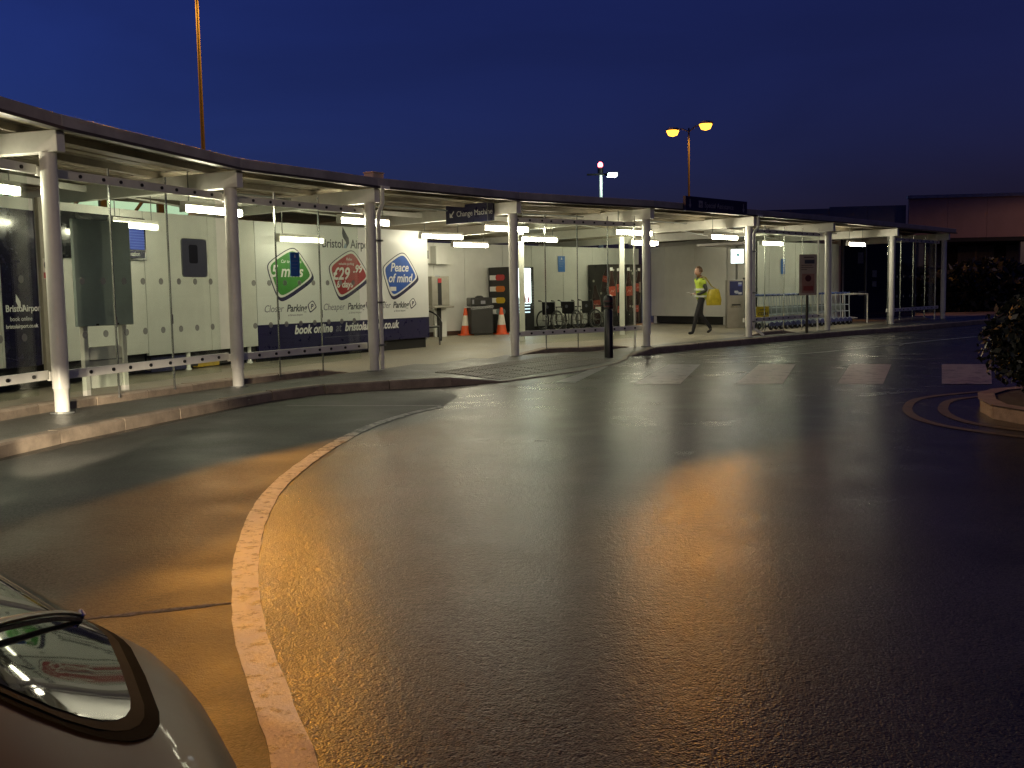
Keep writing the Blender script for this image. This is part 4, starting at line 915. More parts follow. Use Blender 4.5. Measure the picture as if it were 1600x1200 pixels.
# board stand behind the first screen
a = Vector((-5.33, 12.72)); b = Vector((-5.03, 13.32)); yw = yaw_of(a, b); L = (b-a).length
t = thing('notice_board', 'large grey notice board on white legs seen from behind the glass', 'notice board', (a.x, a.y, GZ), yw)
g = MB(); g.box(-0.1, L+0.12, -0.06, -0.01, 0.88, 2.2); g.build('board', M_board, t, bevel=0.008)
for x in (0.03, L-0.03):
    g = MB(); g.box(x-0.035, x+0.035, -0.04, 0.03, 0, 0.88); g.build('leg', M_white, t, bevel=0.005)
g = MB(); g.slab(rrect(0.08, L-0.08, 0.1, 0.62, 0.04), -0.02, 0.0); g.build('kick_panel', M_white, t)
for z in (0.3, 0.45):
    g = MB(); g.box(0.07, L-0.07, -0.024, -0.018, z-0.006, z+0.006); g.build('groove', M_grey, t)
for x in (0.2, L-0.15):
    g = MB(); g.box(x-0.02, x+0.02, -0.065, -0.06, 0.885, 0.91); g.build('catch', M_black, t)
pa = offs(1, 0.88, 0.185); 
yw = yaw_of(POST[1], POST[2])
pa = offs(1, 0.80, 0.16)
t = thing('rounded_sign', 'small dark grey rounded sign fixed on the glass screen', 'sign', (pa[0], pa[1], 1.60), yw)
g = MB(); g.slab(rrect(-0.26, 0.26, 0, 0.5, 0.05), -0.02, 0.0); g.build('plate', M_board, t)
g = MB(); g.slab(rrect(-0.12, 0.06, 0.18, 0.42, 0.03), -0.023, -0.0195); g.build('mark', mat('mark_green', (0.075, 0.09, 0.08), 0.5), t)

# bollard
bz = ground_z(1.9, 19.95)
t = thing('bollard', 'black cylindrical bollard with a banded head at the crossing', 'bollard', (1.9, 19.95, bz))
g = MB(); g.lathe([(0.085, -0.02), (0.085, 0.92), (0.07, 0.94)], (0,0,0), 20); g.build('shaft', M_black, t, smooth=40)
g = MB(); g.lathe([(0.06, 0.94), (0.09, 0.95), (0.092, 1.04), (0.08, 1.05), (0.092, 1.06), (0.092, 1.14), (0.07, 1.2), (0.03, 1.225)], (0,0,0), 20); hd = g.build('head', M_black, t, smooth=35)
for z in (1.0, 1.1):
    g = MB(); g.lathe([(0.094, z-0.012), (0.094, z+0.012)], (0,0,0), 20); g.build('band', mat('band_red', (0.1, 0.02, 0.02), 0.3), hd)

# ------------------------------------------------------------------ street lamps
def lamp_post(loc, h, heads, lab, power, yaw=0.0, r=0.055, lens_e=900.0, lcol=SOD_COL, lr=1.0):
    t = thing('street_lamp', lab, 'street lamp', loc, yaw, 'sodium street lamps')
    g = MB(); g.lathe([(r*1.5, 0), (r*1.5, 1.3), (r, 1.36), (r*0.6, h-0.1), (r*0.6, h)], (0,0,0), 12); g.build('pole', mat('dark_pole', (0.022, 0.02, 0.018), 0.7, spec=0.2), t, smooth=40)
    for hx, hy, k in heads:
        d = Vector((hx, hy, 0)); u = d.normalized()
        g = MB(); g.tube([(0, 0, h-0.15), (hx*0.4, hy*0.4, h+0.02), (hx*0.85, hy*0.85, h+0.03)], 0.03, 8); g.build('arm', mat('galvanised', (0.25,)*3), t)
        g = MB(); a = math.atan2(hy, hx); sh = []
        for s, w, z0, z1 in ((-0.32, 0.06, 0.0, 0.06), (-0.2, 0.14, 0.0, 0.11), (0.1, 0.17, 0.0, 0.13), (0.3, 0.13, 0.0, 0.09), (0.38, 0.04, 0.02, 0.05)):
            for yy, zz in ((-w, z0), (-w*0.7, z1), (w*0.7, z1), (w, z0)):
                x, y = s, yy; g.v.append((hx+x*math.cos(a)-y*math.sin(a), hy+x*math.sin(a)+y*math.cos(a), h+0.02+zz))
        g.f = [(4*i+j, 4*i+(j+1)%4, 4*i+4+(j+1)%4, 4*i+4+j) for i in range(4) for j in range(4)]+[(0,1,2,3), (19,18,17,16)]
        hd = g.build('head', M_grey, t)
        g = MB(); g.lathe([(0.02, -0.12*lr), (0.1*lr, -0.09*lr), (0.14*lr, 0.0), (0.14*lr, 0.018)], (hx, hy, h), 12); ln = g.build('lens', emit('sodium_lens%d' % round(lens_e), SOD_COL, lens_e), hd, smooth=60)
        li = bpy.data.lights.new('sodium', 'SPOT'); li.energy = power*k; li.color = lcol; li.shadow_soft_size = 0.16; li.spot_size = R(174); li.spot_blend = 0.15
        lo = bpy.data.objects.new('sodium_light', li); COL.objects.link(lo); lo.parent = hd; lo.location = (hx, hy, h-0.35)
    return t
lamp_post((-6.55, 22.4, 0.1), 8.0, ((1.15, 0.1, 1.0), (-1.15, -0.1, 1.0)), 'tall street lamp pole rising behind the canopy over the advert cabin', 1700, lens_e=40)
lamp_post((7.58, 43.6, 0.0), 8.0, ((0.55, -0.8, 1.0), (-0.55, 0.8, 0.7)), 'twin headed sodium street lamp glowing behind the canopy', 900, lens_e=5.5, lr=1.9)  # lens bowl oversized to stand for the round glow
lamp_post((0.0, -10.0, 0.0), 8.0, ((-1.0, 0.0, 1.0),), 'street lamp across the road from the canopy', 3000, lens_e=60, lcol=(1.0, 0.8, 0.58))
lamp_post((37.0, 55.0, 0.0), 8.0, ((-1.0, 0.3, 1.0),), 'added street lamp out of view, lighting the far reddish building', 520, lens_e=20, lcol=(1.0, 0.62, 0.42))  # unseen lamp added to brighten the far wall
t = thing('beacon_mast', 'pale mast with a red beacon and one white floodlight far behind canopy', 'mast', (8.15, 92, 0))
g = MB(); g.lathe([(0.26, 0), (0.2, 6), (0.15, 11.4)], (0,0,0), 12); g.build('pole', mat('pale_mast', (0.7, 0.75, 0.7), 0.5), t, smooth=40)
g = MB(); g.box(-1.2, 1.2, -0.1, 0.1, 11.4, 11.55); g.build('crossbar', M_black, t)
g = MB(); g.lathe([(0.25, 11.6), (0.25, 12.0), (0.15, 12.1)], (0, 0, 0), 12); g.build('beacon_base', M_black, t)
g = MB(); g.lathe([(0.12, 12.1), (0.22, 12.2), (0.22, 12.4), (0.1, 12.55)], (0, 0, 0), 12); g.build('beacon', emit('red_beacon', (1.0, 0.12, 0.14), 12), t)
g = MB(); g.box(0.55, 1.5, -0.7, 0.4, 11.3, 11.6); fh = g.build('floodlight', M_black, t)
g = MB(); g.add([(0.62,-0.72,11.34),(1.42,-0.72,11.34),(1.42,-0.74,11.5),(0.62,-0.74,11.5)], [(0,1,2,3)]); g.box(0.62, 1.42, -0.7, 0.3, 11.26, 11.295); g.build('flood_lens', emit('flood_lens', (0.85, 1.0, 0.95), 14), fh)
li = bpy.data.lights.new('flood', 'POINT'); li.energy = 350; li.color = (0.8, 1.0, 0.9); lo = bpy.data.objects.new('flood_light', li); COL.objects.link(lo); lo.parent = fh; lo.location = (1.2, -1.6, 10.9)

# ------------------------------------------------------------------ terminal behind the left cabins
a = (-13.5, 15.0); b = (-7.6, 28.5); yw, L = frame(a, b)
t = thing('terminal_building', 'dark terminal building with a strip of lit greenish windows behind the cabins', 'building', (*a, 0), yw)
g = MB(); g.box(-6, L, 0.12, 6, 0, 2.75); g.build('lower_wall', M_fascia, t)
g = MB(); g.box(-6, L, 0.12, 6, 4.0, 4.5); g.build('upper_wall', M_fascia, t)
for k in range(10):
    x = -5+k*1.9
    if x > L-2: break
    g = MB(); g.box(x, x+1.7, 0.1, 0.14, 2.78, 3.95); w = g.build('window', emit('lit_window', (0.55, 0.85, 0.62), 0.8), t)
    g = MB(); g.box(x+1.7, x+1.9, 0.02, 0.16, 2.75, 4.0); g.build('window_post', M_dark, t)
    g = MB(); g.tube([(x+0.3, 0.06, 2.8), (x+1.4, 0.06, 3.9)], 0.04, 6); g.build('truss_bar', M_dark, w)

# ------------------------------------------------------------------ far building on the right
t = thing('far_building', 'long two tier building with a reddish upper wall beyond the canopy end', 'building', (25.5, 66.0, 0), R(-6))
brn = mat('pinkish_cladding', (0.36, 0.22, 0.19), 0.8, var=0.15, scale=0.6, bump=0.3, bscale=6)
gry = mat('grey_cladding', (0.2, 0.2, 0.2), 0.8, var=0.15, scale=0.6)
# upper wall as boarded panels
for k in range(12):
    g = MB(); g.box(0.0+k*2.4, 2.385+k*2.4, 0, 0.2, 4.2, 6.75); g.build('upper_panel', brn, t)
g = MB(); g.box(-0.1, 29, -0.12, 0.25, 6.75, 6.95); g.build('parapet', M_fascia, t)
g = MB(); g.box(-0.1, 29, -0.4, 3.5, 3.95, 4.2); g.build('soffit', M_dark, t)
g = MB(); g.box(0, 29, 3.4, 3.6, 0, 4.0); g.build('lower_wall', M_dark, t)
for k in range(9):
    x = 1.0+k*3.1
    g = MB(); g.box(x, x+2.3, 3.3, 3.38, 1.6, 3.8); w = g.build('window', mat('lower_window', (0.16, 0.17, 0.19), 0.3, var=0.3), t)
    g = MB(); g.box(x+1.1, x+1.2, 3.24, 3.29, 1.6, 3.8); g.build('window_bar', M_fascia, w)
for k in range(5):
    g = MB(); g.box(0.6+k*6.2, 0.9+k*6.2, -0.2, 0.1, 0, 3.95); g.build('column', M_grey, t)
for k in range(5):
    g = MB(); g.box(-12+k*2.4, -12+k*2.4+2.385, 0.6, 0.8, 3.2, 6.3+0.1*(k > 2)); g.build('side_panel', gry, t)
g = MB(); g.box(-12, 0, 0.8, 8, 0, 6.2); g.build('side_block', gry, t)

# ------------------------------------------------------------------ planting
def leaves(n, pick, size):
    g = MB()
    for _ in range(n):
        p = Vector(pick()); a = Vector((random.gauss(0,1), random.gauss(0,1), random.gauss(0,1))).normalized(); b = a.cross(Vector((random.gauss(0,1), random.gauss(0,1), random.gauss(0,1)))).normalized()
        s = size*random.uniform(0.6, 1.4); g.add([p+a*s, p+b*s*0.45, p-a*s, p-b*s*0.45], [(0,1,2,3)])
    return g
M_leaf = mat('dark_leaf', (0.008, 0.011, 0.004), 0.5, var=0.5, scale=3); M_bark = mat('bark', (0.06, 0.045, 0.03), 0.9)
def hedge(name, lab, x0, x1, y0, y1, h, n, size):
    cx, cy = (x0+x1)/2, (y0+y1)/2
    t = thing(name, lab, 'hedge', (cx, cy, 0))
    def pick():
        while True:
            x = random.uniform(x0, x1)-cx; y = random.uniform(y0, y1)-cy; top = h*(0.9+0.12*math.sin(x*1.3)+0.06*math.sin(x*3.7+y))
            z = random.uniform(0.02, top)
            if z > top*0.75 or abs(y) > (y1-y0)*0.3 or random.random() < 0.35: return (x, y, z)
    g = leaves(n, pick, size); f = g.build('foliage', M_leaf, t, fix=False); f['kind'] = 'stuff'
    g = MB()
    k = x0
    while k < x1: g.tube([(k-cx, 0, 0), (k-cx+random.uniform(-.2,.2), random.uniform(-.2,.2), h*0.7)], [0.05, 0.015], 5); k += 0.6
    g.build('stems', M_bark, t)
hedge('hedge', 'long dark clipped hedge below the far reddish building', 18.5, 44, 48, 50.2, 2.45, 9000, 0.2)
hedge('hedge', 'dark hedge seen through the glass at the canopy end', 14.6, 22, 43.5, 45, 2.0, 3500, 0.18)

# traffic island on the right
ISL = [(x_+0.28, y_-0.25) for x_, y_ in ((4.50, 10.35), (4.62, 9.75), (5.2, 8.95), (6.4, 8.1), (8.5, 7.1), (11.5, 6.2), (13.5, 7.6), (12.5, 9.8), (9.5, 11.3), (6.8, 12.35), (5.3, 11.95), (4.75, 11.2))]
IS = smooth_poly(ISL, 6, closed=True)
kerb_run('island_kerb', list(reversed(IS+[IS[0]])), 0.14, w=-0.14, step=0.6)
ins = [(p[0]+(9-p[0])*0.03, p[1]+(9.3-p[1])*0.03) for p in IS]
g = MB(); g.add([(x, y, 0.125) for x, y in ins], [tuple(range(len(ins)))]); struct(g.build('traffic_island', mat('island_soil', (0.045, 0.038, 0.028), 0.9, var=0.5, bump=0.8, bscale=30)))
def off_closed(P, d):
    out = []
    for i in range(len(P)):
        a, b = P[i-1], P[(i+1) % len(P)]; v = Vector((b[0]-a[0], b[1]-a[1])).normalized(); out.append((P[i][0]-v.y*d, P[i][1]+v.x*d))
    return out
mk2 = bpy.data.objects.new('double_yellow_line', None); COL.objects.link(mk2); mk2['kind'] = 'structure'
for d in (-0.36, -0.72):
    q = off_closed(IS, d); q = q[len(q)//2+6:]+q[:len(q)//2-4]
    # keep only the stretch along the road edge
    ribbon(resample(q, 0.2), 0.10, 0.006, 0.004).build('yellow_line', M_yell, mk2)
def shrub(x, y, r, h, n, lab, size=0.045):
    t = thing('shrub', lab, 'shrub', (x, y, 0.12), group='shrubs on the traffic island')
    lobes = [(random.uniform(-.5,.5)*r, random.uniform(-.5,.5)*r, h*random.uniform(.25,.75), r*random.uniform(.35,.6)) for _ in range(9)]
    def pick():
        lx, ly, lz, lr = random.choice(lobes); v = Vector((random.gauss(0,1), random.gauss(0,1), random.gauss(0,1))).normalized()*lr*random.uniform(0.6, 1.05)
        return (lx+v.x, ly+v.y, max(0.05, lz+v.z*1.1))
    leaves(n, pick, size).build('foliage', M_leaf, t, fix=False)
    g = MB()
    for lx, ly, lz, lr in lobes: g.tube([(0, 0, 0), (lx*0.4, ly*0.4, lz*0.5), (lx, ly, lz)], [0.03, 0.02, 0.008], 5)
    g.build('stems', M_bark, t)
shrub(5.5, 10.3, 0.72, 1.0, 9000, 'dense dark shrub at the nose of the traffic island')
shrub(7.2, 10.2, 1.0, 1.5, 4200, 'broad dark shrub on the traffic island behind the nose shrub')
shrub(6.6, 9.0, 0.6, 0.5, 2200, 'low ground hugging shrub on the traffic island')

# ------------------------------------------------------------------ person walking
def skin_mesh(name, joints, edges, m, parent, sub=2, root=0):
    me = bpy.data.meshes.new(name); me.from_pydata([j[0] for j in joints], edges, []); o = bpy.data.objects.new(name, me); COL.objects.link(o)
    sk = o.modifiers.new('skin', 'SKIN'); sk.use_smooth_shade = True
    me.attributes  # ensure
    sv = me.skin_vertices[0].data if me.skin_vertices else None
    if sv is None:
        bm = bmesh.new(); bm.from_mesh(me); bm.verts.layers.skin.verify(); bm.to_mesh(me); bm.free(); sv = me.skin_vertices[0].data
    for v, j in zip(sv, joints): v.radius = j[1] if isinstance(j[1], tuple) else (j[1], j[1]); v.use_root = False
    sv[root].use_root = True
    ss = o.modifiers.new('sub', 'SUBSURF'); ss.levels = sub; ss.render_levels = sub
    dg = bpy.context.evaluated_depsgraph_get(); m2 = bpy.data.meshes.new_from_object(o.evaluated_get(dg)); bpy.data.objects.remove(o)
    m2.materials.clear(); m2.materials.append(m); m2.polygons.foreach_set('use_smooth', [True]*len(m2.polygons))
    o = bpy.data.objects.new(name, m2); COL.objects.link(o); o.parent = parent; return o
# local frame: +x is the walking direction, y to the person's left, z up
PX, PY = 5.03, 27.1
per = thing('person', 'person in a green hi-vis vest walking with yellow bag and papers', 'person', (PX, PY, ground_z(PX, PY)), R(190))
M_trou = mat('dark_trousers', (0.015, 0.014, 0.017), 0.8); M_skin = mat('skin', (0.42, 0.24, 0.17), 0.5, var=0.1)
M_vest = mat('hivis', (0.42, 0.55, 0.04), 0.5, var=0.25, scale=9); M_slv = mat('dark_sleeve', (0.03, 0.035, 0.03), 0.8); M_hair = mat('hair', (0.09, 0.045, 0.02), 0.6, var=0.4, scale=40)
J = [((0, 0, 0.96), (0.15, 0.11)),                                    # 0 pelvis
     ((0.01, 0, 1.12), (0.14, 0.1)), ((0.02, 0, 1.3), (0.155, 0.11)), ((0.03, 0, 1.42), (0.12, 0.09)), ((0.04, 0, 1.5), 0.055), ((0.055, 0, 1.56), 0.055),   # 1-5 spine, neck
     ((0.02, 0.09, 0.9), 0.095), ((0.16, 0.1, 0.52), 0.068), ((0.26, 0.1, 0.12), 0.048), ((0.27, 0.1, 0.05), 0.045), ((0.40, 0.1, 0.035), 0.035),           # 6-10 leading leg
     ((-0.02, -0.09, 0.9), 0.095), ((-0.02, -0.1, 0.5), 0.068), ((-0.27, -0.1, 0.2), 0.048), ((-0.31, -0.1, 0.11), 0.044), ((-0.2, -0.1, 0.03), 0.034),      # 11-15 trailing leg
     ((0.03, 0.18, 1.41), 0.065), ((-0.06, 0.23, 1.16), 0.05), ((0.14, 0.2, 1.06), 0.04), ((0.2, 0.18, 1.06), 0.032),                                         # 16-19 left arm, forearm forward
     ((0.03, -0.18, 1.41), 0.065), ((-0.1, -0.24, 1.16), 0.05), ((-0.08, -0.26, 0.92), 0.038), ((-0.07, -0.26, 0.86), 0.03)]                                   # 20-23 right arm hanging with the bag
Ed = [(0,1),(1,2),(2,3),(3,4),(4,5),(0,6),(6,7),(7,8),(8,9),(9,10),(0,11),(11,12),(12,13),(13,14),(14,15),(3,16),(16,17),(17,18),(18,19),(3,20),(20,21),(21,22),(22,23)]
body = skin_mesh('body', J, Ed, M_trou, per)
# colour the one body mesh by region
me = body.data
for m_ in (M_slv, M_skin): me.materials.append(m_)
for p_ in me.polygons:
    c = p_.center
    if c.z > 1.49: p_.material_index = 2
    elif c.z > 0.98 or abs(c.y) > 0.2: p_.material_index = 1
# vest follows the torso
V = [((-0.02, 0, 0.86), (0.2, 0.17)), ((0.0, 0, 1.08), (0.19, 0.15)), ((0.01, 0, 1.3), (0.2, 0.155)), ((0.03, 0, 1.42), (0.15, 0.115)), ((0.035, 0, 1.47), (0.085, 0.075)), ((0.02, 0.16, 1.41), 0.095), ((0.02, -0.16, 1.41), 0.095), ((-0.03, 0.22, 1.26), 0.075), ((-0.05, -0.22, 1.26), 0.075)]
skin_mesh('vest', V, [(0,1),(1,2),(2,3),(3,4),(3,5),(3,6),(5,7),(6,8)], M_vest, per)
for z, rx, ry in ((1.0, 0.2, 0.162), (1.18, 0.2, 0.158)):
    g = MB(); pts = [(0.014+ry*1.02*math.cos(a*R(15)), rx*1.02*math.sin(a*R(15))) for a in range(24)]; g.add([(x, y, z-0.025) for x, y in pts]+[(x, y, z+0.025) for x, y in pts], [(i, (i+1)%24, 24+(i+1)%24, 24+i) for i in range(24)]); g.build('reflective_band', mat('reflective', (0.6, 0.62, 0.55), 0.4), per)
# head with face
bm = bmesh.new(); bmesh.ops.create_uvsphere(bm, u_segments=24, v_segments=18, radius=1)
for v in bm.verts:
    x, y, z = v.co; v.co = Vector((x*0.098, y*0.077, z*0.122))
    if z < -0.2: v.co.y *= 1-0.25*(-z-0.2); v.co.x = v.co.x*(1-0.15*(-z-0.2))+0.012
    if x > 0.8 and abs(y) < 0.25 and -0.25 < z < 0.15: v.co.x += 0.022
me = bpy.data.meshes.new('head'); bm.to_mesh(me); bm.free(); me.materials.append(M_skin); me.polygons.foreach_set('use_smooth', [True]*len(me.polygons))
hd = bpy.data.objects.new('head', me); COL.objects.link(hd); hd.parent = per; hd.location = (0.075, 0, 1.655)
for s in (-1, 1):
    g = MB(); g.wheel((0.0, 0, 0), 0.026, 0.016, 10); e = g.build('ear', M_skin, hd); e.location = (-0.005, s*0.077, 0.0)
    g = MB(); g.lathe([(0.002, -0.008), (0.011, 0), (0.002, 0.008)], (0,0,0), 8); e = g.build('eye', M_black, hd); e.location = (0.088, s*0.032, 0.012)
g = MB(); g.box(-0.004, 0.004, -0.025, 0.025, -0.004, 0.004); e = g.build('mouth', mat('lips', (0.25, 0.09, 0.08), 0.5), hd); e.location = (0.092, 0, -0.06)
bm = bmesh.new(); bmesh.ops.create_uvsphere(bm, u_segments=24, v_segments=16, radius=1)
bmesh.ops.delete(bm, geom=[v for v in bm.verts if v.co.z < -0.35 or (v.co.x > 0.35 and v.co.z < 0.45)], context='VERTS')
for v in bm.verts: x, y, z = v.co; j = random.uniform(0.97, 1.04); v.co = Vector((x*0.108*j-0.006, y*0.087*j, z*0.132*j+0.004))
me = bpy.data.meshes.new('hair'); bm.to_mesh(me); bm.free(); me.materials.append(M_hair); me.polygons.foreach_set('use_smooth', [True]*len(me.polygons))
ho = bpy.data.objects.new('hair', me); COL.objects.link(ho); ho.parent = hd
def hand(base, dirs, up_, side):
    """palm and five fingers from the wrist"""
    b = Vector(base); d = Vector(dirs).normalized(); u = Vector(up_).normalized(); s = d.cross(u).normalized()*side
    Jn = [(tuple(b), (0.026, 0.018)), (tuple(b+d*0.05), (0.036, 0.017)), (tuple(b+d*0.085), (0.034, 0.014))]; E_ = [(0, 1), (1, 2)]
    for k, ln in enumerate((0.07, 0.08, 0.075, 0.058)):
        o = (k-1.5)*0.018; p1 = b+d*0.088+s*o; p2 = p1+d*ln*0.5-u*0.012; p3 = p2+d*ln*0.25-u*0.03; i = len(Jn)
        Jn += [(tuple(p1), 0.0095), (tuple(p2), 0.0062), (tuple(p3), 0.007)]; E_ += [(2, i), (i, i+1), (i+1, i+2)]
    i = len(Jn); Jn += [(tuple(b+d*0.04-s*0.035), 0.011), (tuple(b+d*0.08-s*0.05-u*0.02), 0.009)]; E_ += [(1, i), (i, i+1)]
    return skin_mesh('hand', Jn, E_, M_skin, per, 1)
hand((0.2, 0.18, 1.06), (1, -0.2, 0.05), (0, 0, 1), 1); hand((-0.07, -0.26, 0.87), (0.05, 0, -1), (0, -1, 0), 1)
t = thing('papers', 'white papers held in front by the walking person', 'papers', (PX-0.29, PY-0.22, ground_z(PX, PY)+1.06), R(190))
g = MB(); g.box(-0.1, 0.12, -0.1, 0.1, 0, 0.008); g.build('sheet', M_txtw, t); t.rotation_euler = (0, R(-20), R(190))
bagx = per.matrix_basis @ Vector((-0.27, 0.2, 0.0))
t = thing('carrier_bag', 'yellow bag slung behind the hip of the walking person', 'bag', (bagx.x, bagx.y, per.location.z+0.76), R(190))
g = MB(); ring = []
for z, w, d_ in ((0.0, 0.2, 0.05), (0.14, 0.21, 0.08), (0.32, 0.17, 0.06), (0.42, 0.13, 0.03)):
    ring.append([(w*math.copysign(abs(math.cos(a))**0.6, math.cos(a))*random.uniform(.95,1.05), d_*math.copysign(abs(math.sin(a))**0.7, math.sin(a)), z) for a in [k*math.pi/9 for k in range(18)]])
g.add([v for r_ in ring for v in r_], [(i*18+k, i*18+(k+1)%18, (i+1)*18+(k+1)%18, (i+1)*18+k) for i in range(3) for k in range(18)]+[tuple(range(17,-1,-1))]); g.build('bag_body', mat('yellow_bag', (0.5, 0.4, 0.03), 0.4, var=0.3, scale=8), t, smooth=60)
for s in (-1, 1):
    g = MB(); g.tube([(-0.08, s*0.025, 0.41), (0.06, s*0.02, 0.5), (0.24, 0.03+s*0.02, 0.73), (0.3, -0.04+s*0.01, 0.755)], 0.008, 6); g.build('strap', mat('yellow_bag', (0.5, 0.4, 0.03)), t)

# ------------------------------------------------------------------ car tail in the corner
CARX, CARY, CARYAW = -0.42, 1.55, R(207)       # local +x runs from the tail to the nose
car = thing('parked_car', 'dark bronze hatchback with rear window and wiper parked at the lay-by edge', 'car', (CARX, CARY, 0.0), CARYAW)
# stations: x, half width, floor z, top z, roundness
ST = [(0.0, 0.30, 0.36, 0.50, 2.2), (0.03, 0.44, 0.31, 0.57, 2.4), (0.10, 0.53, 0.27, 0.66, 2.6), (0.22, 0.6, 0.24, 0.735, 2.9), (0.36, 0.65, 0.22, 0.845, 3.0), (0.55, 0.71, 0.2, 0.99, 3.0), (0.8, 0.77, 0.2, 1.15, 3.0),
      (1.1, 0.81, 0.2, 1.25, 3.2), (1.5, 0.83, 0.2, 1.29, 3.2), (2.0, 0.83, 0.2, 1.29, 3.0), (2.4, 0.83, 0.2, 1.2, 3.0), (2.8, 0.82, 0.2, 0.98, 3.0), (3.1, 0.81, 0.2, 0.86, 3.0), (3.5, 0.78, 0.22, 0.78, 2.8), (3.75, 0.68, 0.26, 0.68, 2.5), (3.85, 0.5, 0.32, 0.56, 2.2)]
def st(x):
    for a, b in zip(ST, ST[1:]):
        if a[0] <= x <= b[0]:
            i = ST.index(a); p0 = ST[max(0, i-1)]; p3 = ST[min(len(ST)-1, i+2)]; t = (x-a[0])/(b[0]-a[0])
            m0 = [(b[k]-p0[k])/max(1e-6, b[0]-p0[0])*(b[0]-a[0]) for k in range(5)]; m1 = [(p3[k]-a[k])/max(1e-6, p3[0]-a[0])*(b[0]-a[0]) for k in range(5)]
            return [(2*t**3-3*t*t+1)*a[k]+(t**3-2*t*t+t)*m0[k]+(-2*t**3+3*t*t)*b[k]+(t**3-t*t)*m1[k] for k in range(5)]
    return list(ST[-1])
def car_pt(x, th, off=0.0):
    """th: -90 floor .. 90 top of one side; negative mirrored by caller"""
    _, w, z0, z1, n = st(x); zm = min(0.62, (z0+z1)/2+0.06); c, s = math.cos(th), math.sin(th)
    tz = abs(s)**(2/n)*math.copysign(1, s); y = w*abs(c)**(2/n)*math.copysign(1, c)
    z = zm+(z1-zm)*tz if tz > 0 else zm+(zm-z0)*tz
    if z > 0.78: y *= 1-0.32*((z-0.78)/0.5)
    return Vector((x, y, z+0.065*min(1, max(0, (z-0.25)/0.3))))
def car_top(x, f):
    n = st(x)[4]; return car_pt(x, math.acos(math.copysign(min(1, abs(f))**(n/2), f)))
def nrm(F, x, v):
    e = 0.01; n = (F(x+e, v)-F(x-e, v)).cross(F(x, v+e)-F(x, v-e)).normalized(); q = F(x, v)
    return n if n.dot(Vector((0, q.y*0.4, q.z-0.5))) > 0 else -n
g = MB(); xs_ = [0.0, 0.012, 0.03, 0.06]+[0.1+k*0.05 for k in range(75)]+[3.85]; NT = 56
for x in xs_:
    for k in range(NT): g.v.append(car_pt(x, k*2*math.pi/NT))
g.f = [(i*NT+k, i*NT+(k+1)%NT, (i+1)*NT+(k+1)%NT, (i+1)*NT+k) for i in range(len(xs_)-1) for k in range(NT)]+[tuple(range(NT)), tuple((len(xs_)-1)*NT+k for k in reversed(range(NT)))]
M_car = mat('bronze_paint', (0.055, 0.027, 0.009), 0.42, metal=0.0, var=0.15, coat=0.1, scale=2, spec=0.22)
cb = g.build('body', M_car, car, smooth=50)
def patch(x0, x1, th0, th1, off, m, name, parent, F=None, N=10, K=40):
    """rounded patch of the body surface pushed out by off"""
    g = MB(); xc, xr = (x0+x1)/2, (x1-x0)/2; tc_, tr = (th0+th1)/2, (th1-th0)/2; p = 5.0
    def P(rho, a):
        c, s = math.cos(a), math.sin(a); u = rho*math.copysign(abs(c)**(2/p), c); v = rho*math.copysign(abs(s)**(2/p), s)
        x, th = xc+xr*u, tc_+tr*v; return (F or car_pt)(x, th)+nrm(F or car_pt, x, th)*off
    g.v.append(P(0, 0))
    for i in range(1, N+1):
        for k in range(K): g.v.append(P(i/N, k*2*math.pi/K))
    g.f = [(0, 1+k, 1+(k+1)%K) for k in range(K)]+[(1+(i-1)*K+k, 1+i*K+k, 1+i*K+(k+1)%K, 1+(i-1)*K+(k+1)%K) for i in range(1, N) for k in range(K)]
    return g.build(name, m, parent, smooth=60)
M_seal = mat('rubber_seal', (0.004, 0.0045, 0.004), 0.8, spec=0.03)
seal = patch(0.142, 1.03, -0.772, 0.455, 0.003, M_seal, 'window_seal', car, car_top)
trim = patch(0.162, 1.01, -0.748, 0.43, 0.0045, mat('ceramic_edge', (0.006, 0.007, 0.006), 0.7, spec=0.08), 'ceramic_border', seal, car_top)
rw_ = patch(0.18, 0.98, -0.72, 0.4, 0.006, mat('rear_glass', (0.012, 0.014, 0.013), 0.03, rvar=0.0), 'rear_window', car, car_top)
pts = []
for k in range(9):
    u = k/8; x = 0.225+0.2*u; f = -0.5+1.0*u; pts.append(car_top(x, f)+nrm(car_top, x, f)*(0.016+0.012*math.sin(u*2.6)))
g = MB(); g.tube(pts, [0.004+0.003*k/8 for k in range(9)], 6); wp = g.build('rear_wiper', M_black, car, smooth=60)
g = MB(); g.tube([p+Vector((0,0,-0.01)) for p in pts], 0.004, 5); g.build('wiper_blade', M_blk2, wp)
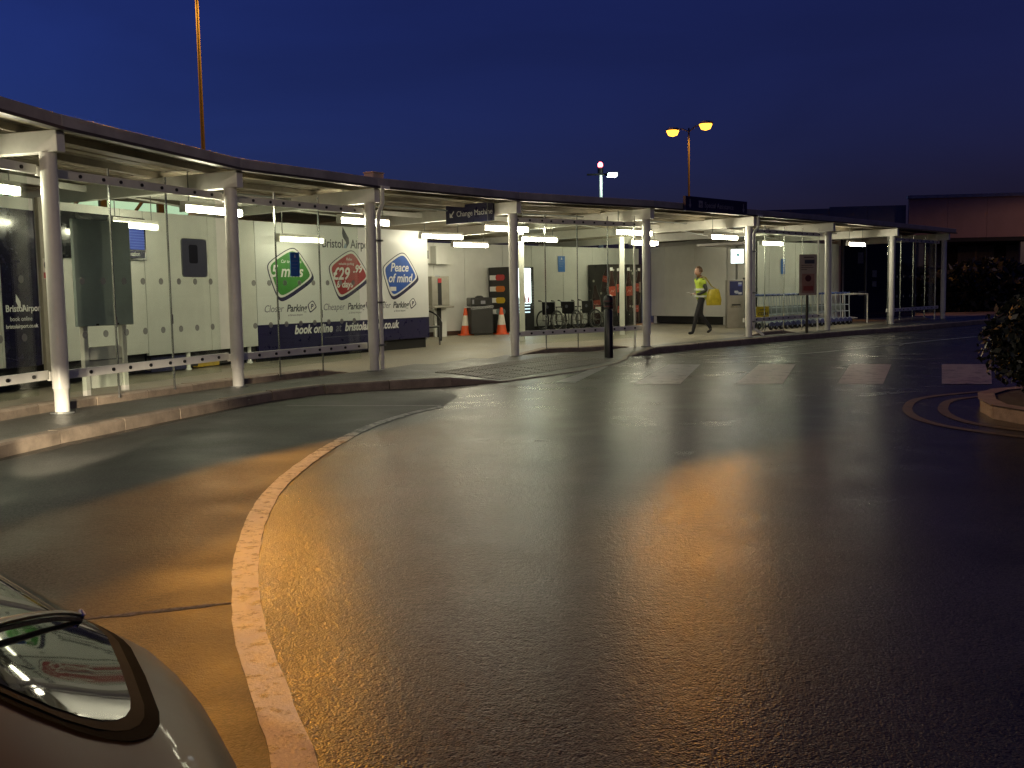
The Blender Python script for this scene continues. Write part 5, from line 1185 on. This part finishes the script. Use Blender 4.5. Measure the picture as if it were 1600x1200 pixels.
g = MB(); g.lathe([(0.002, -0.01), (0.009, 0), (0.002, 0.01)], tuple(pts[0]), 8); g.build('wiper_tip', M_chrome, wp)
for s in (0, 1):
    sg = 1 if s == 0 else -1
    patch(1.15, 2.5, R(30) if s == 0 else R(124), R(56) if s == 0 else R(150), 0.006, mat('side_glass', (0.012, 0.014, 0.013), 0.05, coat=1.0), 'side_window', car)
    patch(0.03, 0.13, R(-12) if s == 0 else R(174), R(6) if s == 0 else R(192), 0.006, mat('tail_lens', (0.2, 0.01, 0.01), 0.1, coat=1.0), 'tail_light', car)
    for x in (0.72, 3.05):
        y = sg*0.74
        g = MB(); g.wheel((x, y, 0.29), 0.29, 0.18, 28, rin=0.18); w = g.build('wheel', M_blk2, car, smooth=40)
        g = MB(); g.wheel((x, y+sg*0.06, 0.29), 0.185, 0.03, 24); g.build('rim', M_chrome, w)
patch(2.42, 2.98, -0.8, 0.8, 0.006, mat('rear_glass', (0.012, 0.014, 0.013), 0.03), 'windscreen', car, car_top)

car2 = copy_tree(car); car2.location = (-3.87, 2.25, 0); car2.rotation_euler = (0, 0, R(91)); car2['label'] = 'dark hatchback at the kerb with dipped headlights shining on the canopy posts'
for s_ in (-1, 1):
    g = MB(); g.lathe([(0.02, 0.05), (0.07, 0.045), (0.085, 0.0), (0.085, -0.06)], (0, 0, 0), 16); hl = g.build('headlight', emit('headlight_glow', (1.0, 0.9, 0.72), 8), car2, smooth=50)
    hl.location = (3.72, s_*0.5, 0.56); hl.rotation_euler = (0, R(88), 0)
    li = bpy.data.lights.new('dipped', 'SPOT'); li.energy = 1500; li.color = (1.0, 0.86, 0.62); li.spot_size = R(22); li.spot_blend = 0.5; li.shadow_soft_size = 0.05
    lo = bpy.data.objects.new('dipped_beam', li); COL.objects.link(lo); lo.parent = car2; lo.location = (3.86, s_*0.5, 0.56); lo.rotation_euler = (0, R(-90+9.5), R(9)); lo.rotation_mode = 'QUATERNION'
    v = Vector((1, 0.13, -0.165)).normalized(); lo.rotation_quaternion = v.to_track_quat('-Z', 'Y')
